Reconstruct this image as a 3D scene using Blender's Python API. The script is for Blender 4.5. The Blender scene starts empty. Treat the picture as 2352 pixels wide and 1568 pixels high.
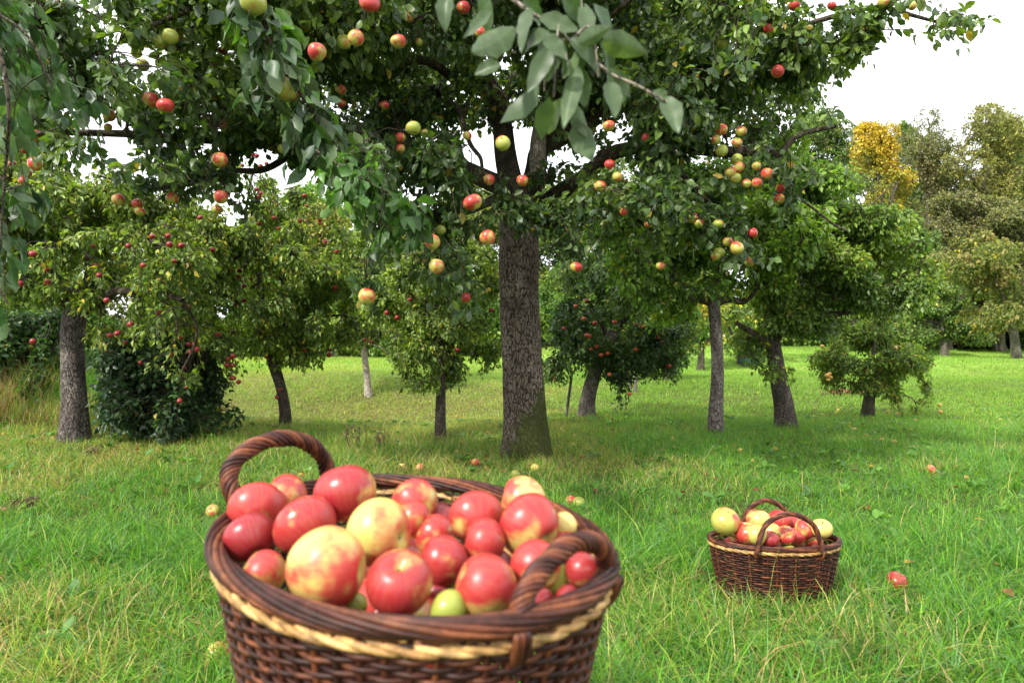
import bpy, math, random
import numpy as np
from mathutils import Vector, Matrix

# ------------------------------------------------------------------ camera, sky, sun
W0, H0, F0, HOR = 2352.0, 1568.0, 1568.0, 770.0     # the photograph's frame, focal length and horizon in its own pixels
CAMZ = 0.92
scene = bpy.context.scene
cd = bpy.data.cameras.new('camera'); cam = bpy.data.objects.new('camera', cd)
scene.collection.objects.link(cam); scene.camera = cam
cam.location = (0, 0, CAMZ); cam.rotation_euler = (math.pi/2, 0, 0)
cd.sensor_width = 36; cd.lens = 24; cd.shift_y = -(H0/2-HOR)/W0
cd.clip_start = 0.02; cd.clip_end = 2000
cd.dof.use_dof = True; cd.dof.focus_distance = 4.2; cd.dof.aperture_fstop = 5.6

SUN_EL, SUN_AZ = math.radians(42), math.radians(228)   # azimuth as measured from +X, counter-clockwise
sdir = Vector((math.cos(SUN_EL)*math.cos(SUN_AZ), math.cos(SUN_EL)*math.sin(SUN_AZ), math.sin(SUN_EL)))
wd = bpy.data.worlds.new('World'); scene.world = wd; wd.use_nodes = True
nt = wd.node_tree; nt.nodes.clear()
out = nt.nodes.new('ShaderNodeOutputWorld'); bg = nt.nodes.new('ShaderNodeBackground')
sky = nt.nodes.new('ShaderNodeTexSky'); sky.sky_type = 'NISHITA'; sky.sun_disc = False
sky.sun_elevation = SUN_EL; sky.sun_rotation = math.atan2(sdir.x, sdir.y)
sky.air_density = 1.0; sky.dust_density = 3.0
tc = nt.nodes.new('ShaderNodeTexCoord'); nz = nt.nodes.new('ShaderNodeTexNoise')
nz.inputs['Scale'].default_value = 2.2; nz.inputs['Detail'].default_value = 6
ramp = nt.nodes.new('ShaderNodeValToRGB')
ramp.color_ramp.elements[0].position = 0.2; ramp.color_ramp.elements[0].color = (0.86, 0.86, 0.86, 1)
ramp.color_ramp.elements[1].position = 0.6; ramp.color_ramp.elements[1].color = (1, 1, 1, 1)
mix = nt.nodes.new('ShaderNodeMixRGB')
cl = nt.nodes.new('ShaderNodeRGB'); cl.outputs[0].default_value = (12.6, 12.8, 13.2, 1)   # bright thin cloud
nt.links.new(tc.outputs['Generated'], nz.inputs['Vector']); nt.links.new(nz.outputs['Fac'], ramp.inputs['Fac'])
nt.links.new(ramp.outputs['Color'], mix.inputs['Fac'])
nt.links.new(sky.outputs['Color'], mix.inputs['Color1']); nt.links.new(cl.outputs[0], mix.inputs['Color2'])
nt.links.new(mix.outputs['Color'], bg.inputs['Color']); bg.inputs['Strength'].default_value = 0.125
nt.links.new(bg.outputs['Background'], out.inputs['Surface'])
sl = bpy.data.lights.new('sun', 'SUN'); sl.energy = 4.6; sl.angle = math.radians(2.5); sl.color = (1, 0.95, 0.86)
so = bpy.data.objects.new('sun', sl); scene.collection.objects.link(so)
so.rotation_euler = sdir.to_track_quat('Z', 'Y').to_euler()
scene.view_settings.view_transform = 'Standard'; scene.view_settings.look = 'None'
scene.view_settings.exposure = 0.5; scene.view_settings.gamma = 1.0
scene.view_settings.use_curve_mapping = False
scene.render.engine = 'CYCLES'
scene.cycles.max_bounces = 8; scene.cycles.transparent_max_bounces = 8

# ------------------------------------------------------------------ helpers
rng = np.random.default_rng(11)
C = scene.collection

def at(px, py, d):
    """the point at distance d into the scene that the photograph shows at px, py"""
    return np.array([(px-W0/2)/F0*d, d, CAMZ-(py-HOR)/F0*d])
def proj(p):
    p = np.asarray(p); d = np.maximum(p[..., 1], 1e-3)
    return W0/2+p[..., 0]/d*F0, HOR-(p[..., 2]-CAMZ)/d*F0

def sm(a, b, x):
    t = np.clip((x-a)/(b-a), 0, 1); return t*t*(3-2*t)
def gz(x, y):
    """height of the meadow"""
    x = np.asarray(x, float); y = np.asarray(y, float)
    w = sm(5.5, 9, y)
    z = 0.05*np.sin(x*0.9+1.3)*np.sin(y*0.8+0.4)*w*np.exp(-np.maximum(y-20, 0)/30)
    left = 1-sm(-3, 3, x)
    z = z-0.46*np.exp(-((y-10)/2.2)**2)*(0.35+0.65*left)*w
    z = z+0.16*np.exp(-((y-14)/3.0)**2)*left
    z = z-0.28*left*sm(16, 34, y)+0.16*(1-left)*sm(14, 40, y)
    z = z+0.19*np.sin(x*0.22+y*0.5)*sm(12, 20, y)*(1-left)
    z = z+0.35*np.exp(-((x+4.9)/1.5)**2-((y-7.6)/1.3)**2)
    return z
def gp(px, py):
    """the meadow point seen at px, py"""
    lo, hi = 0.8, 60.0
    for d in np.linspace(1.2, 60, 2400):
        p = at(px, py, d)
        if p[2] <= gz(p[0], p[1]): return p
    p = at(px, py, 45); p[2] = gz(p[0], p[1]); return p

def hsh(ix, iy, iz, s):
    h = (ix.astype(np.int64)*374761393+iy.astype(np.int64)*668265263+iz.astype(np.int64)*2147483647+s*974634777) & 0xffffffff
    h = ((h ^ (h >> 13))*1274126177) & 0xffffffff
    h = (h ^ (h >> 16)) & 0xffffffff
    return h/4294967295.0
def vn(p, sc=1.0, seed=0):
    q = np.asarray(p)*sc; i = np.floor(q).astype(np.int64); f = q-i; f = f*f*(3-2*f); r = 0
    for a in (0, 1):
        for b in (0, 1):
            for c in (0, 1):
                w = (f[..., 0] if a else 1-f[..., 0])*(f[..., 1] if b else 1-f[..., 1])*(f[..., 2] if c else 1-f[..., 2])
                r = r+w*hsh(i[..., 0]+a, i[..., 1]+b, i[..., 2]+c, seed)
    return r

def mesh(name, V, Fs, mat=None, col=None, smooth=True, parent=None, loc=None):
    """V (n,3); Fs list of index arrays (m,3) or (m,4); col (n,3) colour attribute 'tint'"""
    me = bpy.data.meshes.new(name)
    V = np.asarray(V, np.float32)
    if loc is not None: V = V-np.asarray(loc, np.float32)
    Fs = [np.asarray(f, np.int32) for f in Fs if len(f)]
    me.vertices.add(len(V)); me.vertices.foreach_set('co', V.ravel())
    nl = sum(f.size for f in Fs); nf = sum(len(f) for f in Fs)
    me.loops.add(nl); me.loops.foreach_set('vertex_index', np.concatenate([f.ravel() for f in Fs]))
    me.polygons.add(nf)
    tot = np.concatenate([np.full(len(f), f.shape[1], np.int32) for f in Fs])
    st = np.concatenate([[0], np.cumsum(tot)[:-1]]).astype(np.int32)
    me.polygons.foreach_set('loop_start', st); me.polygons.foreach_set('loop_total', tot)
    me.polygons.foreach_set('use_smooth', np.full(nf, smooth))
    if col is not None:
        ca = me.color_attributes.new('tint', 'FLOAT_COLOR', 'POINT')
        c4 = np.ones((len(V), 4), np.float32); c4[:, :3] = col
        ca.data.foreach_set('color', c4.ravel())
    me.update(calc_edges=True)
    if mat: me.materials.append(mat)
    o = bpy.data.objects.new(name, me); C.objects.link(o)
    if loc is not None: o.location = [float(v) for v in loc]
    if parent is not None:
        o.parent = parent
        if loc is not None: o.location = Vector([float(v) for v in loc])-parent.location
        else: o.location = -parent.location
    return o
def tag(o, label=None, cat=None, group=None, kind=None):
    if label: o['label'] = label
    if cat: o['category'] = cat
    if group: o['group'] = group
    if kind: o['kind'] = kind
    return o
def empty(name, loc, label=None, cat=None, group=None):
    o = bpy.data.objects.new(name, None); C.objects.link(o); o.location = [float(v) for v in loc]
    o.empty_display_size = 0.1
    return tag(o, label, cat, group)

class Geo:
    def __init__(s): s.V = []; s.F = {3: [], 4: []}; s.C = []; s.n = 0
    def add(s, V, F, col=(1, 1, 1)):
        V = np.asarray(V, float).reshape(-1, 3); F = np.asarray(F, np.int64)
        s.V.append(V); s.F[F.shape[1]].append(F+s.n)
        c = np.asarray(col, float)
        s.C.append(np.broadcast_to(c, (len(V), 3)) if c.ndim == 1 else c)
        s.n += len(V)
    def build(s, name, mat, parent=None, smooth=True, loc=None):
        V = np.concatenate(s.V); Fs = [np.concatenate(s.F[k]) for k in (3, 4) if s.F[k]]
        return mesh(name, V, Fs, mat, np.concatenate(s.C), smooth, parent, loc)

def norm(v):
    v = np.asarray(v, float); return v/np.maximum(np.linalg.norm(v, axis=-1, keepdims=True), 1e-9)
def tubes(P, R, sides=6, cap=True):
    """P (N,K,3) paths, R (N,K) radii -> verts, quads"""
    P = np.asarray(P, float); R = np.asarray(R, float)
    if P.ndim == 2: P = P[None]; R = R[None]
    N, K, _ = P.shape
    T = np.empty_like(P); T[:, 1:-1] = P[:, 2:]-P[:, :-2]; T[:, 0] = P[:, 1]-P[:, 0]; T[:, -1] = P[:, -1]-P[:, -2]
    T = norm(T)
    ref = np.where(np.abs(T[:, :1, 2:3]) > 0.8, np.array([1., 0.13, 0]), np.array([0.11, 0.07, 1.]))
    A = np.empty_like(P); a = ref[:, 0]
    for k in range(K):
        a = norm(a-(a*T[:, k]).sum(-1, keepdims=True)*T[:, k]); A[:, k] = a
    B = np.cross(T, A)
    th = np.arange(sides)*2*np.pi/sides
    V = P[:, :, None]+R[:, :, None, None]*(np.cos(th)[None, None, :, None]*A[:, :, None]+np.sin(th)[None, None, :, None]*B[:, :, None])
    idx = np.arange(N*K*sides).reshape(N, K, sides)
    nx = np.roll(idx, -1, axis=2)
    F = np.stack([idx[:, :-1], nx[:, :-1], nx[:, 1:], idx[:, 1:]], -1).reshape(-1, 4)
    return V.reshape(-1, 3), F
def spline(pts, n):
    pts = np.asarray(pts, float)
    if len(pts) == 2:
        t = np.linspace(0, 1, n)[:, None]; return pts[0]*(1-t)+pts[1]*t
    P = np.vstack([2*pts[0]-pts[1], pts, 2*pts[-1]-pts[-2]])
    u = np.linspace(0, len(pts)-1-1e-6, n); i = u.astype(int); t = (u-i)[:, None]
    a, b, c, d = P[i], P[i+1], P[i+2], P[i+3]
    return 0.5*((2*b)+(-a+c)*t+(2*a-5*b+4*c-d)*t**2+(-a+3*b-3*c+d)*t**3)

# ------------------------------------------------------------------ materials
def newmat(name):
    m = bpy.data.materials.new(name); m.use_nodes = True; t = m.node_tree
    for n in list(t.nodes):
        if n.type != 'OUTPUT_MATERIAL': t.nodes.remove(n)
    o = [n for n in t.nodes if n.type == 'OUTPUT_MATERIAL'][0]
    return m, t, o
def N(t, typ, **k):
    n = t.nodes.new(typ)
    for a, v in k.items():
        if a.startswith('i_'): n.inputs[a[2:].replace('_', ' ')].default_value = v
        else: setattr(n, a, v)
    return n
def mixc(t, fac, a, b, blend='MIX'):
    m = t.nodes.new('ShaderNodeMixRGB'); m.blend_type = blend
    for s, v in ((0, fac), (1, a), (2, b)):
        if hasattr(v, 'is_linked'): t.links.new(v, m.inputs[s])
        elif isinstance(v, (int, float)): m.inputs[s].default_value = v
        else: m.inputs[s].default_value = (*v, 1)
    return m.outputs[0]
def rampv(t, src, p0, p1, c0=0.0, c1=1.0):
    r = t.nodes.new('ShaderNodeMapRange'); r.interpolation_type = 'SMOOTHSTEP'
    r.inputs[1].default_value = p0; r.inputs[2].default_value = p1; r.inputs[3].default_value = c0; r.inputs[4].default_value = c1
    t.links.new(src, r.inputs[0]); return r.outputs[0]
def mth(t, op, a, b=None):
    m = t.nodes.new('ShaderNodeMath'); m.operation = op
    for s, v in ((0, a), (1, b)):
        if v is None: continue
        if hasattr(v, 'is_linked'): t.links.new(v, m.inputs[s])
        else: m.inputs[s].default_value = v
    return m.outputs[0]
def noise(t, vec, scale, detail=3, rough=0.55):
    n = N(t, 'ShaderNodeTexNoise', i_Scale=scale, i_Detail=detail, i_Roughness=rough)
    if vec is not None: t.links.new(vec, n.inputs['Vector'])
    return n.outputs['Fac']
def mapping(t, vec, sc):
    m = N(t, 'ShaderNodeMapping'); m.inputs['Scale'].default_value = sc
    t.links.new(vec, m.inputs['Vector']); return m.outputs[0]

def leaf_mat(name, under=(0.12, 0.17, 0.075), under_f=0.5, rough=0.42, trans=0.3, spec=0.5, tboost=(1.5, 1.7, 0.5)):
    m, t, o = newmat(name)
    a = N(t, 'ShaderNodeAttribute', attribute_name='tint')
    g = N(t, 'ShaderNodeNewGeometry')
    tcn = N(t, 'ShaderNodeTexCoord')
    v = rampv(t, noise(t, tcn.outputs['Object'], 55, 2), 0.3, 0.7, 0.75, 1.25)
    c = mixc(t, 1.0, a.outputs['Color'], v, 'MULTIPLY')
    uf = mth(t, 'MULTIPLY', g.outputs['Backfacing'], under_f)
    c2 = mixc(t, uf, c, under)
    p = N(t, 'ShaderNodeBsdfPrincipled', i_Roughness=rough)
    p.inputs['Specular IOR Level'].default_value = spec
    t.links.new(c2, p.inputs['Base Color'])
    tr = N(t, 'ShaderNodeBsdfTranslucent')
    t.links.new(mixc(t, 1.0, c, tboost, 'MULTIPLY'), tr.inputs['Color'])
    mx = N(t, 'ShaderNodeMixShader', i_Fac=trans)
    t.links.new(p.outputs[0], mx.inputs[1]); t.links.new(tr.outputs[0], mx.inputs[2]); t.links.new(mx.outputs[0], o.inputs['Surface'])
    return m
M = {}
M['leaf'] = leaf_mat('apple_leaf', spec=0.45, rough=0.43, trans=0.34)
M['leaf_far'] = leaf_mat('far_leaf', under=(0.10, 0.15, 0.06), under_f=0.3, rough=0.55, spec=0.3)
M['grass'] = leaf_mat('grass_blade', under=(0.15, 0.25, 0.05), under_f=0.0, rough=0.45, trans=0.42, spec=0.35, tboost=(1.35, 1.35, 0.6))

def bark_mat(name, base, light, dark, scale=1.0, moss=0.0, lichen=0.25, bump=0.6):
    m, t, o = newmat(name)
    g = N(t, 'ShaderNodeTexCoord'); vec = g.outputs['Object']
    v = mapping(t, vec, (1, 1, 0.38))
    wz = noise(t, v, 9*scale, 4, 0.6)
    vv = N(t, 'ShaderNodeTexVoronoi', feature='DISTANCE_TO_EDGE', i_Scale=42*scale)
    vadd = N(t, 'ShaderNodeVectorMath', operation='ADD'); t.links.new(v, vadd.inputs[0])
    cn = N(t, 'ShaderNodeTexNoise', i_Scale=14*scale, i_Detail=3); t.links.new(v, cn.inputs['Vector'])
    sc = N(t, 'ShaderNodeVectorMath', operation='SCALE'); sc.inputs['Scale'].default_value = 0.09/scale
    t.links.new(cn.outputs['Color'], sc.inputs[0]); t.links.new(sc.outputs[0], vadd.inputs[1])
    t.links.new(vadd.outputs[0], vv.inputs['Vector'])
    crack = rampv(t, vv.outputs['Distance'], 0.0, 0.16)
    fine = noise(t, mapping(t, vec, (1, 1, 0.5)), 95*scale, 4, 0.65)
    h = mth(t, 'ADD', mth(t, 'MULTIPLY', crack, 0.7), mth(t, 'MULTIPLY', fine, 0.6))
    big = noise(t, vec, 3.2*scale, 4)
    c = mixc(t, rampv(t, h, 0.35, 0.95), dark, base)
    c = mixc(t, mth(t, 'MULTIPLY', rampv(t, mth(t, 'ADD', fine, mth(t, 'MULTIPLY', wz, 0.6)), 0.82, 0.98), 0.8), c, light)
    c = mixc(t, mth(t, 'MULTIPLY', rampv(t, big, 0.52, 0.66), 0.5), c, dark)
    if lichen:
        l = rampv(t, noise(t, vec, 22*scale, 5, 0.65), 0.60, 0.68)
        c = mixc(t, mth(t, 'MULTIPLY', l, lichen), c, (0.33, 0.33, 0.24))
    if moss:
        sx = N(t, 'ShaderNodeSeparateXYZ'); t.links.new(vec, sx.inputs[0])
        ms = mth(t, 'ADD', mth(t, 'MULTIPLY', rampv(t, sx.outputs['Z'], 0.0, 0.85), -0.9), mth(t, 'MULTIPLY', noise(t, vec, 13, 6, .7), 1.5))
        ms = mth(t, 'ADD', ms, mth(t, 'MULTIPLY', sx.outputs['X'], 2.4))
        c = mixc(t, mth(t, 'MULTIPLY', rampv(t, ms, 0.50 if scale == 1.0 else 9, 0.85 if scale == 1.0 else 10), moss), c, (0.05, 0.062, 0.009))
    p = N(t, 'ShaderNodeBsdfPrincipled', i_Roughness=0.88); p.inputs['Specular IOR Level'].default_value = 0.25
    t.links.new(c, p.inputs['Base Color'])
    b = N(t, 'ShaderNodeBump', i_Strength=bump, i_Distance=0.022); t.links.new(h, b.inputs['Height']); t.links.new(b.outputs[0], p.inputs['Normal'])
    t.links.new(p.outputs[0], o.inputs['Surface'])
    return m
M['bark_main'] = bark_mat('bark_main', (0.15, 0.112, 0.088), (0.34, 0.29, 0.24), (0.030, 0.022, 0.016), 1.0, moss=0.95, lichen=0.15, bump=0.9)
M['bark_limb'] = bark_mat('bark_limb', (0.075, 0.060, 0.042), (0.22, 0.18, 0.12), (0.018, 0.014, 0.010), 1.6, lichen=0.3)
M['bark_grey'] = bark_mat('bark_grey', (0.17, 0.14, 0.125), (0.42, 0.38, 0.33), (0.04, 0.033, 0.028), 1.2, moss=0.3, lichen=0.35)
M['bark_old'] = bark_mat('bark_old', (0.105, 0.086, 0.076), (0.34, 0.30, 0.27), (0.026, 0.021, 0.018), 1.1, moss=0.3, lichen=0.4)
M['bark_pale'] = bark_mat('bark_pale', (0.36, 0.31, 0.25), (0.6, 0.54, 0.46), (0.13, 0.11, 0.09), 1.2, lichen=0.3)
M['bark_dark'] = bark_mat('bark_dark', (0.085, 0.066, 0.052), (0.24, 0.2, 0.17), (0.02, 0.016, 0.012), 1.5, moss=0.3, lichen=0.2)

def plain(name, col, rough=0.6, spec=0.4, nscale=30, namp=0.3, bump=0.0):
    m, t, o = newmat(name)
    g = N(t, 'ShaderNodeTexCoord')
    n = noise(t, g.outputs['Object'], nscale, 4)
    c = mixc(t, rampv(t, n, 0.3, 0.7), tuple(v*(1-namp) for v in col), tuple(min(v*(1+namp), 1) for v in col))
    p = N(t, 'ShaderNodeBsdfPrincipled', i_Roughness=rough); p.inputs['Specular IOR Level'].default_value = spec
    t.links.new(c, p.inputs['Base Color'])
    if bump:
        b = N(t, 'ShaderNodeBump', i_Strength=bump, i_Distance=0.003); t.links.new(n, b.inputs['Height']); t.links.new(b.outputs[0], p.inputs['Normal'])
    t.links.new(p.outputs[0], o.inputs['Surface']); return m
def wicker(name):
    m, t, o = newmat(name)
    a = N(t, 'ShaderNodeAttribute', attribute_name='tint'); g = N(t, 'ShaderNodeTexCoord')
    n1 = noise(t, g.outputs['Object'], 60, 4); n2 = noise(t, g.outputs['Object'], 420, 2)
    v = mth(t, 'MULTIPLY', rampv(t, n1, 0.3, 0.7, 0.6, 1.5), rampv(t, n2, 0.3, 0.7, 0.8, 1.2))
    c = mixc(t, 1.0, a.outputs['Color'], v, 'MULTIPLY')
    p = N(t, 'ShaderNodeBsdfPrincipled', i_Roughness=0.5); p.inputs['Specular IOR Level'].default_value = 0.3
    t.links.new(c, p.inputs['Base Color'])
    b = N(t, 'ShaderNodeBump', i_Strength=0.35, i_Distance=0.001); t.links.new(n1, b.inputs['Height']); t.links.new(b.outputs[0], p.inputs['Normal'])
    t.links.new(p.outputs[0], o.inputs['Surface']); return m
M['wicker'] = wicker('willow_rod')
M['stem'] = plain('fruit_stem', (0.12, 0.09, 0.035), 0.7)
M['wood_grey'] = plain('weathered_wood', (0.10, 0.09, 0.075), 0.85, nscale=40, bump=0.4)
M['green_paint'] = plain('green_paint', (0.012, 0.055, 0.035), 0.6)
M['red_paint'] = plain('red_brown_paint', (0.045, 0.015, 0.012), 0.7)
M['dead_leaf'] = plain('dead_leaf', (0.16, 0.075, 0.035), 0.8, nscale=60)

def apple_mat():
    """Object colour carries: r = how red the skin is, g = how deep the red, b = how green the ground colour"""
    m, t, o = newmat('apple_skin')
    oi = N(t, 'ShaderNodeObjectInfo'); sep = N(t, 'ShaderNodeSeparateColor'); t.links.new(oi.outputs['Color'], sep.inputs[0])
    tcn = N(t, 'ShaderNodeTexCoord'); vec = tcn.outputs['Object']
    off = N(t, 'ShaderNodeVectorMath', operation='ADD'); t.links.new(vec, off.inputs[0])
    rv = N(t, 'ShaderNodeCombineXYZ'); r10 = mth(t, 'MULTIPLY', oi.outputs['Random'], 37.0)
    for k in range(3): t.links.new(r10, rv.inputs[k])
    t.links.new(rv.outputs[0], off.inputs[1]); vo = off.outputs[0]
    sx = N(t, 'ShaderNodeSeparateXYZ'); t.links.new(vec, sx.inputs[0])
    blot = noise(t, vo, 1.1, 3, 0.5)
    ang = N(t, 'ShaderNodeMath', operation='ARCTAN2'); t.links.new(sx.outputs['Y'], ang.inputs[0]); t.links.new(sx.outputs['X'], ang.inputs[1])
    ca = mth(t, 'COSINE', ang.outputs[0]); sa = mth(t, 'SINE', ang.outputs[0])
    cv = N(t, 'ShaderNodeCombineXYZ')
    t.links.new(mth(t, 'ADD', mth(t, 'MULTIPLY', ca, 7.0), r10), cv.inputs[0]); t.links.new(mth(t, 'MULTIPLY', sa, 7.0), cv.inputs[1]); t.links.new(mth(t, 'MULTIPLY', sx.outputs['Z'], 0.9), cv.inputs[2])
    streak = noise(t, cv.outputs[0], 1.6, 4, 0.6)
    side = mth(t, 'MULTIPLY', sx.outputs['X'], 0.22)
    k = mth(t, 'ADD', mth(t, 'ADD', mth(t, 'ADD', mth(t, 'MULTIPLY', blot, 1.9), -0.285), mth(t, 'MULTIPLY', streak, 0.22)), side)
    k = mth(t, 'ADD', k, mth(t, 'MULTIPLY', mth(t, 'SUBTRACT', sep.outputs[0], 0.5), 1.0))
    k = mth(t, 'ADD', k, mth(t, 'MULTIPLY', sx.outputs['Z'], 0.16))
    rad = mth(t, 'SQRT', mth(t, 'ADD', mth(t, 'MULTIPLY', sx.outputs['X'], sx.outputs['X']), mth(t, 'MULTIPLY', sx.outputs['Y'], sx.outputs['Y'])))
    k = mth(t, 'SUBTRACT', k, mth(t, 'MULTIPLY', rampv(t, rad, 0.05, 0.5, 1, 0), 0.35))
    f = rampv(t, k, 0.58, 1.16)
    ground = mixc(t, sep.outputs[2], (0.70, 0.50, 0.16), (0.27, 0.33, 0.05))
    red = mixc(t, sep.outputs[1], (0.52, 0.040, 0.036), (0.21, 0.003, 0.018))
    red = mixc(t, rampv(t, streak, 0.35, 0.65), mixc(t, 0.06, red, ground), red)
    c = mixc(t, f, ground, red)
    vo2 = N(t, 'ShaderNodeTexVoronoi', i_Scale=17.0); t.links.new(vo, vo2.inputs['Vector'])
    c = mixc(t, rampv(t, vo2.outputs['Distance'], 0.05, 0.12, 0.35, 0), c, (0.7, 0.55, 0.3))
    cav = rampv(t, rad, 0.04, 0.22, 0.75, 0)
    c = mixc(t, cav, c, (0.25, 0.23, 0.05))
    p = N(t, 'ShaderNodeBsdfPrincipled', i_Roughness=0.27); p.inputs['Specular IOR Level'].default_value = 0.5
    t.links.new(c, p.inputs['Base Color'])
    p.inputs['Subsurface Weight'].default_value = 0.0
    t.links.new(rampv(t, blot, 0.3, 0.7, 0.24, 0.42), p.inputs['Roughness'])
    sp = N(t, 'ShaderNodeTexVoronoi', i_Scale=2.3); t.links.new(vo, sp.inputs['Vector'])
    c = mixc(t, rampv(t, sp.outputs['Distance'], 0.03, 0.09, 0.6, 0), c, (0.16, 0.08, 0.03)); t.links.new(c, p.inputs['Base Color'])
    t.links.new(p.outputs[0], o.inputs['Surface']); return m
M['apple'] = apple_mat()

# ------------------------------------------------------------------ the meadow
def patch(x, y):
    """0 lush .. 1 dry"""
    p = np.stack([x, y, np.zeros_like(x)], -1)
    d = 0.6*vn(p, 0.55, 3)+0.4*vn(p, 1.7, 4)
    left = 1-sm(-1.5, 2.0, x-0.1*y+0.4)
    mid = sm(3.0, 4.2, y)
    d = d+0.24*left*mid-0.10
    d = d+0.30*np.exp(-((x+1.6)/1.6)**2-((y-8.2)/2.0)**2)
    d = d-0.16*(1-left)*sm(5, 8, y)
    d = d+0.22*np.exp(-((x-1.2)/0.6)**2-((y-1.9)/0.35)**2)
    return np.clip(d, 0, 1)
def meadow():
    xs = np.concatenate([-np.geomspace(400, 12, 30), np.linspace(-11.5, 11.5, 150), np.geomspace(12, 400, 30)])
    ys = np.concatenate([[-60, -20, -6, -2], np.linspace(-1, 18, 150), np.linspace(18.4, 60, 80), np.geomspace(62, 500, 20)])
    X, Y = np.meshgrid(xs, ys); Z = gz(X, Y)
    V = np.stack([X, Y, Z], -1).reshape(-1, 3); nx = len(xs); ny = len(ys)
    i = np.arange((ny-1)*(nx)).reshape(ny-1, nx)[:, :-1].ravel()
    F = np.stack([i, i+1, i+1+nx, i+nx], -1)
    m, t, o = newmat('meadow_soil')
    g = N(t, 'ShaderNodeTexCoord'); vec = g.outputs['Object']
    pt = patch(V[:, 0], V[:, 1])[:, None]
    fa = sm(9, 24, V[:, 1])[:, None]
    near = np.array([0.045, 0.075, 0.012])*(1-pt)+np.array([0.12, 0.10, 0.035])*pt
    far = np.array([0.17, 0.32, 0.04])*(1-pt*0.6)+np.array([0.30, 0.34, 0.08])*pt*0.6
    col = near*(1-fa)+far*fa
    a = N(t, 'ShaderNodeAttribute', attribute_name='tint')
    n1 = noise(t, vec, 14, 5, 0.7); n2 = noise(t, vec, 1.6, 4)
    c = mixc(t, 1.0, a.outputs['Color'], mth(t, 'MULTIPLY', rampv(t, n1, 0.3, 0.7, 0.55, 1.45), rampv(t, n2, 0.3, 0.7, 0.85, 1.15)), 'MULTIPLY')
    p = N(t, 'ShaderNodeBsdfPrincipled', i_Roughness=0.95); p.inputs['Specular IOR Level'].default_value = 0.1
    t.links.new(c, p.inputs['Base Color'])
    b = N(t, 'ShaderNodeBump', i_Strength=0.8, i_Distance=0.05); t.links.new(n1, b.inputs['Height']); t.links.new(b.outputs[0], p.inputs['Normal'])
    t.links.new(p.outputs[0], o.inputs['Surface'])
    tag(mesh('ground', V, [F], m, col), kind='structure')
meadow()

def blades(x, y, h, w, lean, col, segs):
    n = len(x); z = gz(x, y)
    B = np.stack([x, y, z-0.01], -1)
    az = rng.uniform(0, 2*np.pi, n); D = np.stack([np.cos(az), np.sin(az), np.zeros(n)], -1)
    fa = rng.uniform(0, 2*np.pi, n); S = np.stack([np.cos(fa), np.sin(fa), np.zeros(n)], -1)
    lv = []; ts = np.linspace(0, 1, segs+1)
    for k, tt in enumerate(ts):
        cen = B+D*(lean*h*tt**2)[:, None]+np.array([0, 0, 1])*(h*(tt-0.35*np.minimum(lean, 1.5)*tt**2))[:, None]
        ww = (w*(1-tt**1.6))[:, None]*0.5
        if k < segs: lv += [cen-S*ww, cen+S*ww]
        else: lv += [cen]
    V = np.stack(lv, 1); nv = V.shape[1]
    F = []
    for k in range(segs-1): F += [(2*k, 2*k+1, 2*k+3), (2*k, 2*k+3, 2*k+2)]
    F += [(2*segs-2, 2*segs-1, 2*segs)]
    F = (np.array(F)[None]+np.arange(n)[:, None, None]*nv).reshape(-1, 3)
    cc = np.repeat(col[:, None], nv, 1)
    cc[:, :2] = cc[:, :2]*0.75+np.array([0.03, 0.03, 0.01])      # darker and browner colour at the foot of each blade
    return V.reshape(-1, 3), F, cc.reshape(-1, 3)
GREEN = np.array([[0.085, 0.25, 0.018], [0.13, 0.32, 0.024], [0.055, 0.19, 0.030], [0.19, 0.37, 0.035], [0.13, 0.27, 0.09]])
STRAW = np.array([[0.40, 0.38, 0.10], [0.52, 0.42, 0.20], [0.34, 0.42, 0.08], [0.42, 0.28, 0.13], [0.30, 0.42, 0.06]])
def grass_col(x, y, extra=0.0):
    n = len(x); pt = patch(x, y)
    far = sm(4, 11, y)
    pr = np.clip((pt-0.43)*1.9, 0.04, 0.7)+extra
    isd = rng.random(n) < pr
    c = np.where(isd[:, None], STRAW[rng.integers(0, len(STRAW), n)], GREEN[rng.integers(0, len(GREEN), n)])
    c = c*(1-0.5*far[:, None])+np.array([0.25, 0.40, 0.045])*0.5*far[:, None]  # distant grass is yellower, and its colour lightened to offset the crown's shade
    return c*rng.uniform(0.72, 1.25, (n, 1))
SB = None   # filled in below: the small basket's place, kept free of grass
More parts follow.
